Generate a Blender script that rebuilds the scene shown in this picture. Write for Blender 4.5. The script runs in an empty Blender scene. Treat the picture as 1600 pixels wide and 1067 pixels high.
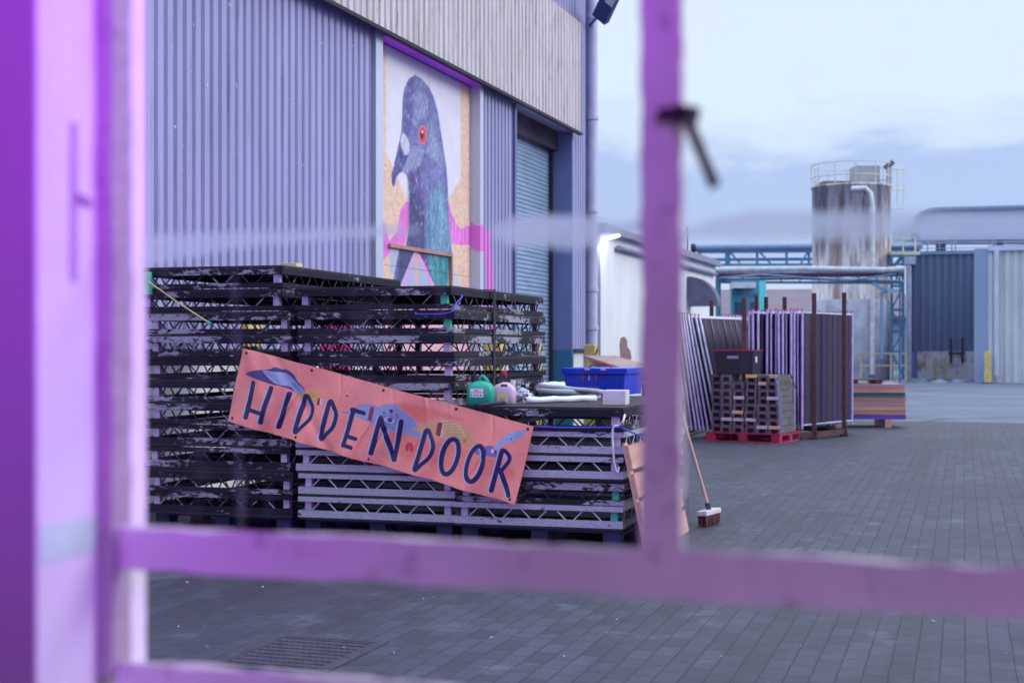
import bpy, math, random
import numpy as np
from mathutils import Vector, Matrix
random.seed(7); np.random.seed(7)
R = math.radians
scene = bpy.context.scene
COL = scene.collection

# ------------------------------------------------------------------ camera
F = 2222.0; HOR = 545.0; YAW = R(18.6); CAMZ = 1.40
cam_d = bpy.data.cameras.new("camera"); cam = bpy.data.objects.new("camera", cam_d); COL.objects.link(cam)
cam.location = (0, 0, CAMZ); cam.rotation_euler = (R(90), 0, YAW)
cam_d.sensor_width = 36; cam_d.lens = 36 * F / 1600
cam_d.shift_y = (HOR - 533.5) / 1600
cam_d.clip_start = 0.05; cam_d.clip_end = 3000
cam_d.dof.use_dof = True; cam_d.dof.focus_distance = 10.2; cam_d.dof.aperture_fstop = 2.8
scene.camera = cam
scene.render.engine = 'CYCLES'
scene.cycles.max_bounces = 8; scene.cycles.transparent_max_bounces = 12
scene.cycles.caustics_reflective = False; scene.cycles.caustics_refractive = False
scene.view_settings.view_transform = 'Standard'; scene.view_settings.look = 'None'
scene.view_settings.gamma = 1; scene.view_settings.exposure = 0.0

# ------------------------------------------------------------------ world: pale overcast evening sky with a lower cloud bank
world = bpy.data.worlds.new("World"); scene.world = world; world.use_nodes = True
wn = world.node_tree.nodes; wl = world.node_tree.links; wn.clear()
def W(t, **k):
    n = wn.new(t)
    for a, b in k.items(): setattr(n, a, b)
    return n
SUN_EL, SUN_AZ = R(28), R(75)
w_out = W('ShaderNodeOutputWorld'); w_bg = W('ShaderNodeBackground'); w_tc = W('ShaderNodeTexCoord')
w_sep = W('ShaderNodeSeparateXYZ'); wl.new(w_tc.outputs['Generated'], w_sep.inputs[0])
w_map = W('ShaderNodeMapping'); w_map.inputs['Scale'].default_value = (3.2, 3.2, 9); wl.new(w_tc.outputs['Generated'], w_map.inputs[0])
w_no = W('ShaderNodeTexNoise'); w_no.inputs['Scale'].default_value = 1.6; w_no.inputs['Detail'].default_value = 7; w_no.inputs['Roughness'].default_value = .55
wl.new(w_map.outputs[0], w_no.inputs['Vector'])
w_m1 = W('ShaderNodeMath', operation='MULTIPLY_ADD'); w_m1.inputs[1].default_value = .15; w_m1.inputs[2].default_value = -.075
wl.new(w_no.outputs[0], w_m1.inputs[0])
w_m2 = W('ShaderNodeMath', operation='ADD'); wl.new(w_m1.outputs[0], w_m2.inputs[0]); wl.new(w_sep.outputs[2], w_m2.inputs[1])
w_rp = W('ShaderNodeValToRGB'); wl.new(w_m2.outputs[0], w_rp.inputs[0])
stops = [(0.0, (.60, .70, .93)), (.035, (.56, .67, .93)), (.065, (.44, .56, .87)), (.128, (.43, .56, .87)), (.143, (.64, .76, .95)), (.165, (.72, .84, .97)), (1.0, (.74, .84, .98))]
el = w_rp.color_ramp.elements
el[0].position = stops[0][0]; el[0].color = (*stops[0][1], 1); el[1].position = 1.0; el[1].color = (*stops[-1][1], 1)
for p_, c_ in stops[1:-1]:
    e = el.new(p_); e.color = (*c_, 1)
w_sky = W('ShaderNodeTexSky'); w_sky.sky_type = 'NISHITA'; w_sky.sun_disc = False; w_sky.sun_elevation = SUN_EL; w_sky.sun_rotation = SUN_AZ
w_mix = W('ShaderNodeMixRGB', blend_type='ADD'); w_mix.inputs[0].default_value = .012
wl.new(w_rp.outputs[0], w_mix.inputs[1]); wl.new(w_sky.outputs[0], w_mix.inputs[2])
w_st = W('ShaderNodeMapRange'); w_st.inputs['From Min'].default_value = .3; w_st.inputs['From Max'].default_value = 1; w_st.inputs['To Min'].default_value = 1.0; w_st.inputs['To Max'].default_value = 2.5
wl.new(w_sep.outputs[2], w_st.inputs[0]); wl.new(w_mix.outputs[0], w_bg.inputs[0]); wl.new(w_st.outputs[0], w_bg.inputs[1]); wl.new(w_bg.outputs[0], w_out.inputs[0])

def add_light(name, kind, loc, target, energy, color, **k):
    d = bpy.data.lights.new(name, kind); d.energy = energy; d.color = color
    for a, b in k.items(): setattr(d, a, b)
    o = bpy.data.objects.new(name, d); COL.objects.link(o); o.location = loc
    o.rotation_euler = (Vector(target) - Vector(loc)).to_track_quat('-Z', 'Y').to_euler()
    return o
sd = Vector((math.sin(SUN_AZ) * math.cos(SUN_EL), math.cos(SUN_AZ) * math.cos(SUN_EL), math.sin(SUN_EL)))
add_light('sun', 'SUN', (0, 0, 30), Vector((0, 0, 30)) - sd, 1.5, (1, .96, .94), angle=R(25))
# purple stage lights of the venue: one indoors on the window, one outdoors on the yard; plus an added fill and far spot
PURP = (.42, .04, 1.0)
add_light('stage_light_indoor', 'SPOT', (.45, -.4, 2.25), (-1.75, 1.45, 2.2), 460, (.45, .02, 1.0), spot_size=R(70), spot_blend=.9, shadow_soft_size=.15)
add_light('added_fill_indoor', 'POINT', (.7, -1.7, 1.9), (0, 0, 0), 125, (.67, .43, .86), shadow_soft_size=.25)  # added fill lamp, unseen, evens out the light on the window frame
add_light('stage_light_yard', 'SPOT', (-1.6, 2.4, .35), (-5.2, 12, 2.6), 300, PURP, spot_size=R(95), spot_blend=.8, shadow_soft_size=.12)
add_light('added_spot_yard_far', 'SPOT', (1.2, 3.0, .5), (-1.6, 22.5, 1.1), 2600, PURP, spot_size=R(24), spot_blend=.8, shadow_soft_size=.12)  # added unseen spot that carries the purple out to the far panels

# ------------------------------------------------------------------ measuring helpers (image point -> point on a real plane)
FW = Vector((-math.sin(YAW), math.cos(YAW), 0)); RT = Vector((math.cos(YAW), math.sin(YAW), 0)); C0 = Vector((0, 0, CAMZ))
def ray(x, y): return FW + RT * ((x - 800) / F) + Vector((0, 0, (HOR - y) / F))
def onX(x, y, X): d = ray(x, y); return C0 + d * (X / d.x)
def onY(x, y, Y): d = ray(x, y); return C0 + d * (Y / d.y)
def onZ(x, y, Z=0.): d = ray(x, y); return C0 + d * ((Z - CAMZ) / d.z)
def onD(x, y, D): return C0 + ray(x, y) * D
def wallY(x, X=-7.0): return onX(x, 545, X).y
def proj_np(P):
    q = P - np.array([0, 0, CAMZ]); zc = q @ np.array(FW); xc = q @ np.array(RT)
    return 800 + F * xc / zc, HOR - F * q[:, 2] / zc

# ------------------------------------------------------------------ mesh helpers
class MB:
    def __init__(s): s.v = []; s.f = []; s.m = []; s.sm = []
    def add(s, vs, fs, m=0, smooth=False):
        b = len(s.v); s.v += [tuple(v) for v in vs]
        for f in fs: s.f.append([b + i for i in f]); s.m.append(m); s.sm.append(smooth)
    def box(s, x0, x1, y0, y1, z0, z1, m=0):
        s.add([(x0, y0, z0), (x1, y0, z0), (x1, y1, z0), (x0, y1, z0), (x0, y0, z1), (x1, y0, z1), (x1, y1, z1), (x0, y1, z1)],
              [(0, 3, 2, 1), (4, 5, 6, 7), (0, 1, 5, 4), (1, 2, 6, 5), (2, 3, 7, 6), (3, 0, 4, 7)], m); return s
    def bar(s, a, b, w, h=None, m=0, up=(0, 0, 1)):
        h = h or w; a = Vector(a); b = Vector(b); d = (b - a).normalized(); up = Vector(up)
        if abs(d.dot(up)) > .98: up = Vector((0, 1, 0))
        x = d.cross(up).normalized() * w / 2; y = x.cross(d).normalized() * h / 2
        vs = [p + sx * x + sy * y for p in (a, b) for sx, sy in ((-1, -1), (1, -1), (1, 1), (-1, 1))]
        s.add(vs, [(0, 1, 2, 3), (7, 6, 5, 4), (0, 4, 5, 1), (1, 5, 6, 2), (2, 6, 7, 3), (3, 7, 4, 0)], m); return s
    def tube(s, pts, r, n=10, m=0, cap=True, r2=None):
        pts = [Vector(p) for p in pts]; rings = []; prev = None
        rs = r if isinstance(r, (list, tuple)) else [r] * len(pts)
        for i, p in enumerate(pts):
            d = (pts[min(i + 1, len(pts) - 1)] - pts[max(i - 1, 0)]).normalized()
            if prev is None:
                u = d.cross(Vector((0, 0, 1)))
                if u.length < .1: u = d.cross(Vector((0, 1, 0)))
                u.normalize()
            else: u = (prev - d * prev.dot(d)).normalized()
            prev = u; w = d.cross(u)
            rings.append([p + (u * math.cos(2 * math.pi * k / n) + w * math.sin(2 * math.pi * k / n)) * rs[i] for k in range(n)])
        vs = [v for g in rings for v in g]; fs = []
        for i in range(len(pts) - 1):
            for k in range(n): fs.append((i * n + k, i * n + (k + 1) % n, (i + 1) * n + (k + 1) % n, (i + 1) * n + k))
        s.add(vs, fs, m, True)
        if cap:
            s.add(rings[0], [tuple(range(n))[::-1]], m); s.add(rings[-1], [tuple(range(n))], m)
        return s
    def lathe(s, prof, c=(0, 0, 0), n=24, m=0):
        vs = []; fs = []
        for r, z in prof:
            for k in range(n):
                a = 2 * math.pi * k / n; vs.append((c[0] + r * math.cos(a), c[1] + r * math.sin(a), c[2] + z))
        for i in range(len(prof) - 1):
            for k in range(n): fs.append((i * n + k, i * n + (k + 1) % n, (i + 1) * n + (k + 1) % n, (i + 1) * n + k))
        s.add(vs, fs, m, True); return s
    def prism(s, poly, d, m=0):           # poly: 3-D planar points, d: extrusion vector
        n = len(poly); a = [Vector(p) for p in poly]; b = [p + Vector(d) for p in a]
        s.add(a + b, [tuple(range(n))[::-1], tuple(range(n, 2 * n))] + [(i, (i + 1) % n, n + (i + 1) % n, n + i) for i in range(n)], m); return s
    def build(s, name, mats, parent=None, loc=None, rz=0, bevel=0, **tags):
        me = bpy.data.meshes.new(name); me.from_pydata(s.v, [], s.f)
        mats = mats if isinstance(mats, (list, tuple)) else [mats]
        for m in mats: me.materials.append(m)
        me.polygons.foreach_set('material_index', s.m); me.polygons.foreach_set('use_smooth', s.sm); me.update()
        o = bpy.data.objects.new(name, me); COL.objects.link(o)
        if parent: o.parent = parent
        if loc is not None: o.location = loc
        o.rotation_euler.z = rz
        if bevel:
            b = o.modifiers.new('bevel', 'BEVEL'); b.width = bevel; b.segments = 2; b.limit_method = 'ANGLE'
        for k, v in tags.items(): o[k] = v
        return o
def thing(name, label, cat, loc=(0, 0, 0), rz=0, group=None):
    o = bpy.data.objects.new(name, None); COL.objects.link(o); o.location = loc; o.rotation_euler = (0, 0, rz)
    o['label'] = label; o['category'] = cat
    if group: o['group'] = group
    return o
def tag(o, label=None, cat=None, group=None, kind=None):
    for k, v in (('label', label), ('category', cat), ('group', group), ('kind', kind)):
        if v: o[k] = v
    return o
def dup(o, loc=None, rot=None, label=None):
    c = o.copy(); COL.objects.link(c)
    for ch in list(o.children):
        d = ch.copy(); COL.objects.link(d); d.parent = c
        for g in list(ch.children):
            e = g.copy(); COL.objects.link(e); e.parent = d
    if loc is not None: c.location = loc
    if rot is not None: c.rotation_euler = rot
    if label: c['label'] = label
    return c

# ------------------------------------------------------------------ material helpers
def S(r, g, b): return tuple(((v / 255) / 12.92 if v / 255 <= .04045 else ((v / 255 + .055) / 1.055) ** 2.4) for v in (r, g, b))
class NT:
    def __init__(s, name):
        s.mat = bpy.data.materials.new(name); s.mat.use_nodes = True; s.t = s.mat.node_tree; s.t.nodes.clear()
        s.out = s.n('ShaderNodeOutputMaterial'); s.b = s.n('ShaderNodeBsdfPrincipled'); s.l(s.b.outputs[0], s.out.inputs[0])
    def n(s, t, **k):
        x = s.t.nodes.new(t)
        for a, b in k.items(): setattr(x, a, b)
        return x
    def l(s, a, b): s.t.links.new(a, b)
    def coord(s, kind='Object', scale=(1, 1, 1), rot=(0, 0, 0), rnd=False):
        tc = s.n('ShaderNodeTexCoord'); mp = s.n('ShaderNodeMapping'); mp.inputs['Scale'].default_value = scale; mp.inputs['Rotation'].default_value = rot
        if rnd:
            oi = s.n('ShaderNodeObjectInfo'); ad = s.n('ShaderNodeVectorMath', operation='ADD'); ml = s.n('ShaderNodeMath', operation='MULTIPLY'); ml.inputs[1].default_value = 37.
            s.l(oi.outputs['Random'], ml.inputs[0]); s.l(tc.outputs[kind], ad.inputs[0]); s.l(ml.outputs[0], ad.inputs[1]); s.l(ad.outputs[0], mp.inputs[0])
        else: s.l(tc.outputs[kind], mp.inputs[0])
        return mp.outputs[0]
    def noise(s, vec, scale=5, detail=5, rough=.55, dist=0):
        x = s.n('ShaderNodeTexNoise'); x.inputs['Scale'].default_value = scale; x.inputs['Detail'].default_value = detail; x.inputs['Roughness'].default_value = rough; x.inputs['Distortion'].default_value = dist
        s.l(vec, x.inputs['Vector']); return x.outputs[0]
    def ramp(s, fac, stops):
        x = s.n('ShaderNodeValToRGB'); e = x.color_ramp.elements; cv = lambda c: (c, c, c, 1) if isinstance(c, (int, float)) else (*c, 1)
        e[0].position, e[0].color = stops[0][0], cv(stops[0][1]); e[1].position, e[1].color = stops[-1][0], cv(stops[-1][1])
        for p, c in stops[1:-1]: q = e.new(p); q.color = cv(c)
        s.l(fac, x.inputs[0]); return x.outputs[0]
    def mix(s, f, a, b, mode='MIX'):
        x = s.n('ShaderNodeMixRGB', blend_type=mode)
        for i, v in enumerate((f, a, b)):
            if isinstance(v, (int, float)): x.inputs[i].default_value = v if i == 0 else (v, v, v, 1)
            elif isinstance(v, tuple): x.inputs[i].default_value = (*v[:3], 1)
            else: s.l(v, x.inputs[i])
        return x.outputs[0]
    def math(s, op, a, b=None, c=None):
        x = s.n('ShaderNodeMath', operation=op)
        for i, v in enumerate((a, b, c)):
            if v is None: continue
            if isinstance(v, (int, float)): x.inputs[i].default_value = v
            else: s.l(v, x.inputs[i])
        return x.outputs[0]
    def set(s, **k):
        for a, v in k.items():
            i = s.b.inputs[{'color': 'Base Color', 'rough': 'Roughness', 'metal': 'Metallic', 'spec': 'Specular IOR Level', 'emis': 'Emission Color', 'estr': 'Emission Strength', 'normal': 'Normal', 'trans': 'Transmission Weight', 'alpha': 'Alpha', 'coat': 'Coat Weight'}[a]]
            if isinstance(v, (int, float)): i.default_value = v
            elif isinstance(v, tuple): i.default_value = (*v[:3], 1)
            else: s.l(v, i)
        return s
    def bump(s, h, strength=.3, dist=.01):
        x = s.n('ShaderNodeBump'); x.inputs['Strength'].default_value = strength; x.inputs['Distance'].default_value = dist; s.l(h, x.inputs['Height']); s.l(x.outputs[0], s.b.inputs['Normal'])
def pm(name, col, rough=.6, metal=0, var=.25, scale=4, stretch=(1, 1, 1), bump=.15, dark=None, coord='Object', rnd=True, fine=60):
    t = NT(name); v = t.coord(coord, stretch, rnd=rnd); a = t.noise(v, scale, 6, .6); b = t.noise(v, fine, 3)
    lo = tuple(c * (1 - var) for c in col); hi = tuple(min(1, c * (1 + var)) for c in col)
    c = t.ramp(a, [(.3, lo), (.7, hi)])
    if dark:
        d = t.noise(v, scale * 2.3, 8, .7); c = t.mix(t.ramp(d, [(.56, 0), (.68, .8)]), c, dark)
    t.set(color=c, metal=metal, rough=t.math('MULTIPLY_ADD', b, .25, rough - .12)); t.bump(b, bump, .004); return t.mat

M = {}
def scuffed(name, paint, metal, thr, w=.04):
    """black painted aluminium whose paint has flaked away"""
    t = NT(name); v = t.coord('Object', (1, 1, 2.2), rnd=True)
    big = t.noise(v, 2.1, 3, .5); fine = t.noise(v, 17, 9, .72, .4)
    f = t.math('ADD', t.math('MULTIPLY', big, .55), t.math('MULTIPLY', fine, .5))
    k = t.ramp(f, [(thr, 0), (thr + w, 1)])
    mv = t.noise(v, 40, 4); mc = t.ramp(mv, [(.3, tuple(c * .7 for c in metal)), (.7, metal)])
    t.set(color=t.mix(k, paint, mc), metal=t.math('MULTIPLY', k, .35), rough=t.math('MULTIPLY_ADD', k, -.12, .62), spec=.22); t.bump(k, .3, .002); return t.mat
M['deck_black'] = scuffed('deck_black', (.011, .009, .022), (.38, .38, .48), .585)
M['deck_scuff'] = scuffed('deck_scuffed', (.013, .011, .025), (.40, .40, .49), .535)
M['deck_bare'] = scuffed('deck_bare', (.03, .028, .045), (.48, .50, .60), .41, .012)
M['ply'] = pm('deck_plywood', (.022, .016, .024), .7, var=.4)
M['rod_dark'] = scuffed('rod_dark', (.02, .018, .035), (.33, .32, .45), .55)
M['rod_bare'] = pm('rod_bare', (.42, .41, .55), .4, .5, .2)
M['socket'] = pm('leg_socket_metal', (.55, .46, .66), .38, .3, .25, 8)
M['green_tape'] = pm('green_tape', (.03, .55, .32), .45, 0, .1)
M['blue_pallet'] = pm('blue_pallet', (.008, .014, .06), .7, var=.4, dark=(.02, .02, .03))
M['red_pallet'] = pm('red_pallet', (.30, .012, .05), .6, var=.35, dark=(.1, .02, .04))
M['clad'] = None

def cladding_mat(name, col, spots=True, pink=False, var=.12, stain=None):
    t = NT(name); v = t.coord('Object', (1, 1, .25)); a = t.noise(v, 1.3, 5); s_ = t.noise(t.coord('Object', (9, 9, .5)), 2.2, 6, .65)
    c = t.ramp(a, [(.3, tuple(x * (1 - var) for x in col)), (.7, tuple(min(1, x * (1 + var)) for x in col))])
    c = t.mix(t.ramp(s_, [(.56, 0), (.70, .5)]), c, tuple(x * .35 for x in col))
    if spots:
        d = t.noise(t.coord('Object', (1, 1, .5)), 26, 2, .4); c = t.mix(t.ramp(d, [(.755, 0), (.775, .8)]), c, (.8, .85, .9))
    if stain:
        g = t.noise(t.coord('Object', (5, 5, .28)), 3., 8, .7); c = t.mix(t.ramp(g, [(.44, 0), (.60, .85)]), c, stain[0])
        g2 = t.noise(t.coord('Object', (7, 7, .9)), 2.4, 8, .7); c = t.mix(t.ramp(g2, [(.55, 0), (.68, .75)]), c, stain[1])
    if pink:
        tc = t.n('ShaderNodeTexCoord'); sp = t.n('ShaderNodeSeparateXYZ'); t.l(tc.outputs['Object'], sp.inputs[0])
        nz = t.noise(t.coord('Object', (1, 1, .6)), 6, 5)
        Yc, wdt, ztop = pink
        d = t.math('ABSOLUTE', t.math('SUBTRACT', sp.outputs[1], t.math('MULTIPLY_ADD', sp.outputs[2], -.16, Yc + .16 * ztop)))
        d = t.math('ADD', d, t.math('MULTIPLY_ADD', nz, .16, -.08)); k = t.math('LESS_THAN', d, wdt)
        k2 = t.math('LESS_THAN', t.math('ADD', sp.outputs[2], t.math('MULTIPLY', nz, .3)), ztop + .15)
        c = t.mix(t.math('MULTIPLY', k, k2), c, (.72, .20, .66))
    t.set(color=c, rough=.45); t.bump(t.noise(v, 30, 3), .08, .003); return t.mat
M['clad'] = cladding_mat('blue_cladding', (.33, .32, .555))
M['fascia'] = cladding_mat('stained_fascia', (.64, .58, .66), False, var=.1, stain=((.50, .40, .38), (.16, .13, .20)))
M['trim'] = pm('pale_blue_trim', (.52, .56, .74), .5, var=.1, scale=1)
M['trim_blue'] = pm('steel_blue_trim', (.16, .19, .42), .5, var=.15, scale=1)
M['teal_trim'] = pm('teal_trim', (.03, .17, .33), .5, var=.2, scale=2)
M['dark'] = pm('dark_gap', (.02, .02, .04), .8, var=.2)
M['white_wall'] = pm('white_render', (.66, .68, .72), .8, var=.07, scale=1.5, dark=None, bump=.3)
M['pipe'] = pm('lavender_pipe', (.50, .50, .72), .4, var=.1)
M['shutter'] = pm('roller_shutter_paint', (.30, .42, .60), .35, .25, .15, 2, (1, 1, 4))

# ------------------------------------------------------------------ ground
def ground_mats():
    t = NT('block_paving'); tc = t.n('ShaderNodeTexCoord'); sx = t.n('ShaderNodeSeparateXYZ'); t.l(tc.outputs['Object'], sx.inputs[0]); cx = t.n('ShaderNodeCombineXYZ'); t.l(t.math('ADD', sx.outputs[1], 50.), cx.inputs[0]); t.l(t.math('ADD', t.math('MULTIPLY_ADD', sx.outputs[1], .017, sx.outputs[0]), 80.), cx.inputs[1]); v = cx.outputs[0]
    br = t.n('ShaderNodeTexBrick'); br.offset = .5
    br.inputs['Scale'].default_value = 1; br.inputs['Brick Width'].default_value = .205; br.inputs['Row Height'].default_value = .105; br.inputs['Mortar Size'].default_value = .006; br.inputs['Mortar Smooth'].default_value = .8
    br.inputs['Color1'].default_value = (*S(68, 69, 90), 1); br.inputs['Color2'].default_value = (*S(50, 51, 71), 1); br.inputs['Mortar'].default_value = (.018, .019, .035, 1)
    nd = t.noise(t.coord('Object'), 9, 4); av = t.n('ShaderNodeVectorMath', operation='ADD'); sc = t.n('ShaderNodeVectorMath', operation='SCALE'); sc.inputs[3].default_value = .014
    cb = t.n('ShaderNodeCombineXYZ'); t.l(nd, cb.inputs[0]); t.l(nd, cb.inputs[1]); t.l(cb.outputs[0], sc.inputs[0]); t.l(v, av.inputs[0]); t.l(sc.outputs[0], av.inputs[1]); t.l(av.outputs[0], br.inputs['Vector'])
    big = t.noise(t.coord('Object', (1, .7, 1)), .55, 6, .6); c = t.mix(t.ramp(big, [(.38, .7), (.60, 0)]), br.outputs[0], (.028, .030, .055))
    sp = t.noise(t.coord('Object'), 60, 6, .75); c = t.mix(.8, c, t.ramp(sp, [(.28, .25), (.72, 1.7)]), 'MULTIPLY')
    g = t.noise(t.coord('Object'), 2.6, 9, .75); c = t.mix(t.ramp(g, [(.56, 0), (.70, .4)]), c, (.20, .21, .29))
    ty = t.noise(t.coord('Object', (.9, .05, 1), (0, 0, R(14))), 2.4, 4, .6); c = t.mix(t.ramp(ty, [(.52, 0), (.66, .55)]), c, (.022, .022, .036))
    oil = t.noise(t.coord('Object'), 1.1, 3, .5, .6); c = t.mix(t.ramp(oil, [(.62, 0), (.68, .5)]), c, (.018, .018, .03))
    spk = t.noise(t.coord('Object'), 34, 1, .3); c = t.mix(t.ramp(spk, [(.84, 0), (.86, .8)]), c, (.6, .62, .7))
    t.set(color=c, rough=t.math('MULTIPLY_ADD', sp, .3, .5)); h = t.math('ADD', t.math('MULTIPLY', br.outputs['Fac'], -1), t.math('MULTIPLY', sp, .5)); t.bump(h, .7, .006)
    t2 = NT('concrete_yard'); c0 = t2.coord('Object'); a = t2.noise(c0, .35, 7, .6); b = t2.noise(t2.coord('Object', (.25, 1, 1)), 1.1, 8, .7)
    c = t2.ramp(a, [(.3, S(76, 83, 106)), (.7, S(102, 110, 136))]); c = t2.mix(t2.ramp(b, [(.55, 0), (.63, .55)]), c, S(64, 70, 94))
    vo = t2.n('ShaderNodeTexVoronoi', feature='DISTANCE_TO_EDGE'); vo.inputs['Scale'].default_value = .16; t2.l(c0, vo.inputs['Vector'])
    c = t2.mix(t2.ramp(vo.outputs[0], [(.006, .8), (.02, 0)]), c, S(40, 44, 60))
    t2.set(color=c, rough=.65); t2.bump(t2.noise(c0, 20, 5), .3, .01)
    return t.mat, t2.mat
M['paving'], M['concrete'] = ground_mats()
tag(MB().box(-900, 900, -300, 1500, -1.0, -.004).build('ground', M['concrete']), kind='structure')
bY = onZ(1600, 661).y
g = MB(); g.add([(-60, -2, 0), (60, -2, 0), (60, bY, 0), (-60, bY, 0)], [(0, 1, 2, 3)]); tag(g.build('paving', M['paving']), kind='structure')
# drain cover in the paving
dc = thing('drain_cover', 'rusty metal drain cover set flush in the dark paving near the window', 'drain cover', (0, 0, 0))
a_ = onZ(445, 996); b_ = onZ(590, 1004)
dX0, dX1, dY1 = a_.x, b_.x, (a_.y + b_.y) / 2; dY0 = dY1 - .62
M['rust'] = pm('rusty_iron', (.045, .044, .070), .8, .1, .4, 12, dark=(.07, .055, .07))
MB().box(dX0 - .05, dX1 + .05, dY0 - .05, dY0, .001, .006).box(dX0 - .05, dX1 + .05, dY1, dY1 + .05, .001, .006).box(dX0 - .05, dX0, dY0, dY1, .001, .006).box(dX1, dX1 + .05, dY0, dY1, .001, .006).build('rim', M['rust'], dc)
g = MB().box(dX0 + .004, dX1 - .004, dY0 + .004, dY1 - .004, .001, .004)
n_ = 14
for i in range(n_):
    for j in range(9):
        x = dX0 + .03 + (dX1 - dX0 - .06) * i / (n_ - 1); y = dY0 + .04 + .54 * j / 8
        g.box(x - .012, x + .012, y - .006, y + .006, .0042, .008)
g.build('plate', M['rust'], dc)

# ------------------------------------------------------------------ warehouse along the left
WX = -7.0; BASE = 1.40
Y_L = -2.0; yM0 = wallY(595); yM1 = wallY(735); yT0 = wallY(584); yT1 = wallY(752); yD0 = wallY(804); yD1 = wallY(896); yE = wallY(917); yC = wallY(932)
Z_F0 = 5.20; Z_F1 = 7.15; Z_TOP = 9.5
wh = thing('warehouse', 'long corrugated blue warehouse with stained fascia and roller door', 'warehouse')
def corr(mb, X, y0, y1, z0, z1, pitch=.158, dep=.032, zf=None, phase=0, m=0):
    ys = []; y = y0 - phase
    while y < y1:
        for f, o in ((0, 0), (.56, 0), (.66, -dep), (.90, -dep)): ys.append((y + f * pitch, X + o))
        y += pitch
    ys = [q for q in ys if y0 <= q[0] <= y1]
    v = []; f = []
    for i, (yy, xx) in enumerate(ys):
        v += [(xx, yy, z0), (xx, yy, z1)]
        if i: f.append((2 * i - 2, 2 * i, 2 * i + 1, 2 * i - 1))
    mb.add(v, f, m)
a = MB(); corr(a, WX, Y_L, yT0, BASE, Z_F0 + .1); a.build('cladding', M['clad'], wh)
yP = (yT1 + (wallY(766) - yT1) * .5)
M['clad_pink'] = cladding_mat('blue_cladding_with_pink_paint', (.33, .32, .555), True, (yT1 + .24, .15, onX(760, 362, WX).z))
a = MB(); corr(a, WX, yT1, yD0 - .06, BASE, Z_F0 + .1, .158, .045); a.build('cladding', M['clad_pink'], wh)
a = MB(); corr(a, WX, yD1 + .02, yE, BASE, Z_TOP); a.build('cladding', M['clad'], wh)
a = MB(); corr(a, WX + .02, Y_L, yD1 + .02, Z_F1 - .02, Z_TOP); a.build('cladding', M['clad'], wh)
a = MB(); corr(a, WX + .14, Y_L, yD1, Z_F0, Z_F1, .175, .035); a.build('fascia', M['fascia'], wh)
MB().box(WX - .25, WX + .09, Y_L, yD1 - .02, Z_F0 + .03, Z_F0 + .10).build('soffit', M['trim'], wh)
MB().box(WX + .10, WX + .165, Y_L, yD1 + .01, Z_F0 - .03, Z_F0 + .015).build('fascia_trim', M['dark'], wh)
MB().box(WX + .09, WX + .16, yD1, yD1 + .02, Z_F0, Z_F1).build('fascia_trim', M['trim'], wh)
# base wall
b = MB(); b.box(WX - .3, WX - .06, Y_L, yM0 - .1, -.1, BASE - .03); b.box(WX - .3, WX - .06, yT1, yD0 - .1, -.1, BASE - .03); b.box(WX - .3, WX - .06, yD1 + .02, yC, -.1, BASE - .03)
b.build('base_wall', M['white_wall'], wh)
b = MB(); b.box(WX - .06, WX + .02, Y_L, yT0, BASE - .05, BASE - .002); b.box(WX - .06, WX + .02, yT1, yD0 - .07, BASE - .05, BASE - .002); b.box(WX - .06, WX + .02, yD1 + .02, yE, BASE - .05, BASE - .002); b.build('drip_trim', M['dark'], wh)
# mural opening trims
MB().box(WX - .16, WX + .03, yT0, yM0, BASE - .1, Z_F0 + .02).build('opening_trim', M['trim'], wh)
yJ = onX(733.5, 545, WX - .13).y + .003
tp_ = NT('trim_with_pink_paint'); tcx = tp_.n('ShaderNodeTexCoord'); tsx = tp_.n('ShaderNodeSeparateXYZ'); tp_.l(tcx.outputs['Object'], tsx.inputs[0]); tnz = tp_.noise(tp_.coord('Object'), 5, 5)
zt0 = (onX(743, 352, WX).z + onX(743, 388, WX).z) / 2
kk = tp_.math('LESS_THAN', tp_.math('ADD', tp_.math('ABSOLUTE', tp_.math('SUBTRACT', tsx.outputs[2], zt0)), tp_.math('MULTIPLY_ADD', tnz, .3, -.15)), .17)
tp_.set(color=tp_.mix(kk, (.52, .56, .74), (.74, .20, .68)), rough=.5)
MB().box(WX - .22, WX + .035, yJ, yT1, .02, Z_F0 + .02).build('opening_trim', tp_.mat, wh)
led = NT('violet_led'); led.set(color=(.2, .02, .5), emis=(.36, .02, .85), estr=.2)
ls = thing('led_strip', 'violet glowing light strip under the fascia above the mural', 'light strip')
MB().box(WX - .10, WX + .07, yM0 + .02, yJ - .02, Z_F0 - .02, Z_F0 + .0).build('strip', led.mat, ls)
# roller door
REC = .42
b = MB(); zz = 0
prof = []
while zz < 5.0:
    for f, o in ((0, 0), (.25, .012), (.5, .016), (.8, .010), (.93, 0)): prof.append((WX - REC + o, zz + f * .072))
    zz += .072
v = []; f = []
for i, (x, z) in enumerate(prof):
    v += [(x, yD0 - .2, z), (x, yD1 + .1, z)]
    if i: f.append((2 * i - 2, 2 * i - 1, 2 * i + 1, 2 * i))
b.add(v, f); rd = b.build('roller_door', M['shutter'], wh)
MB().box(WX - REC + .02, WX - REC + .07, yD1 - .16, yD1 + .05, 0, 5.0).build('guide_rail', M['dark'], rd)
b = MB(); b.box(WX - REC - .05, WX + .005, yD1 - .1, yD1, BASE - .02, Z_F0 + .02); b.build('door_jamb', M['trim_blue'], wh)
b = MB(); b.box(WX - REC - .05, WX, yD1 - .095, yD1 + .01, -.05, BASE - .022); b.build('door_jamb', M['teal_trim'], wh)
b = MB(); b.box(WX - REC - .05, WX + .03, yD0 - .055, yD0 + .02, -.05, Z_F0); b.build('door_jamb', M['trim_blue'], wh)
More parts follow.
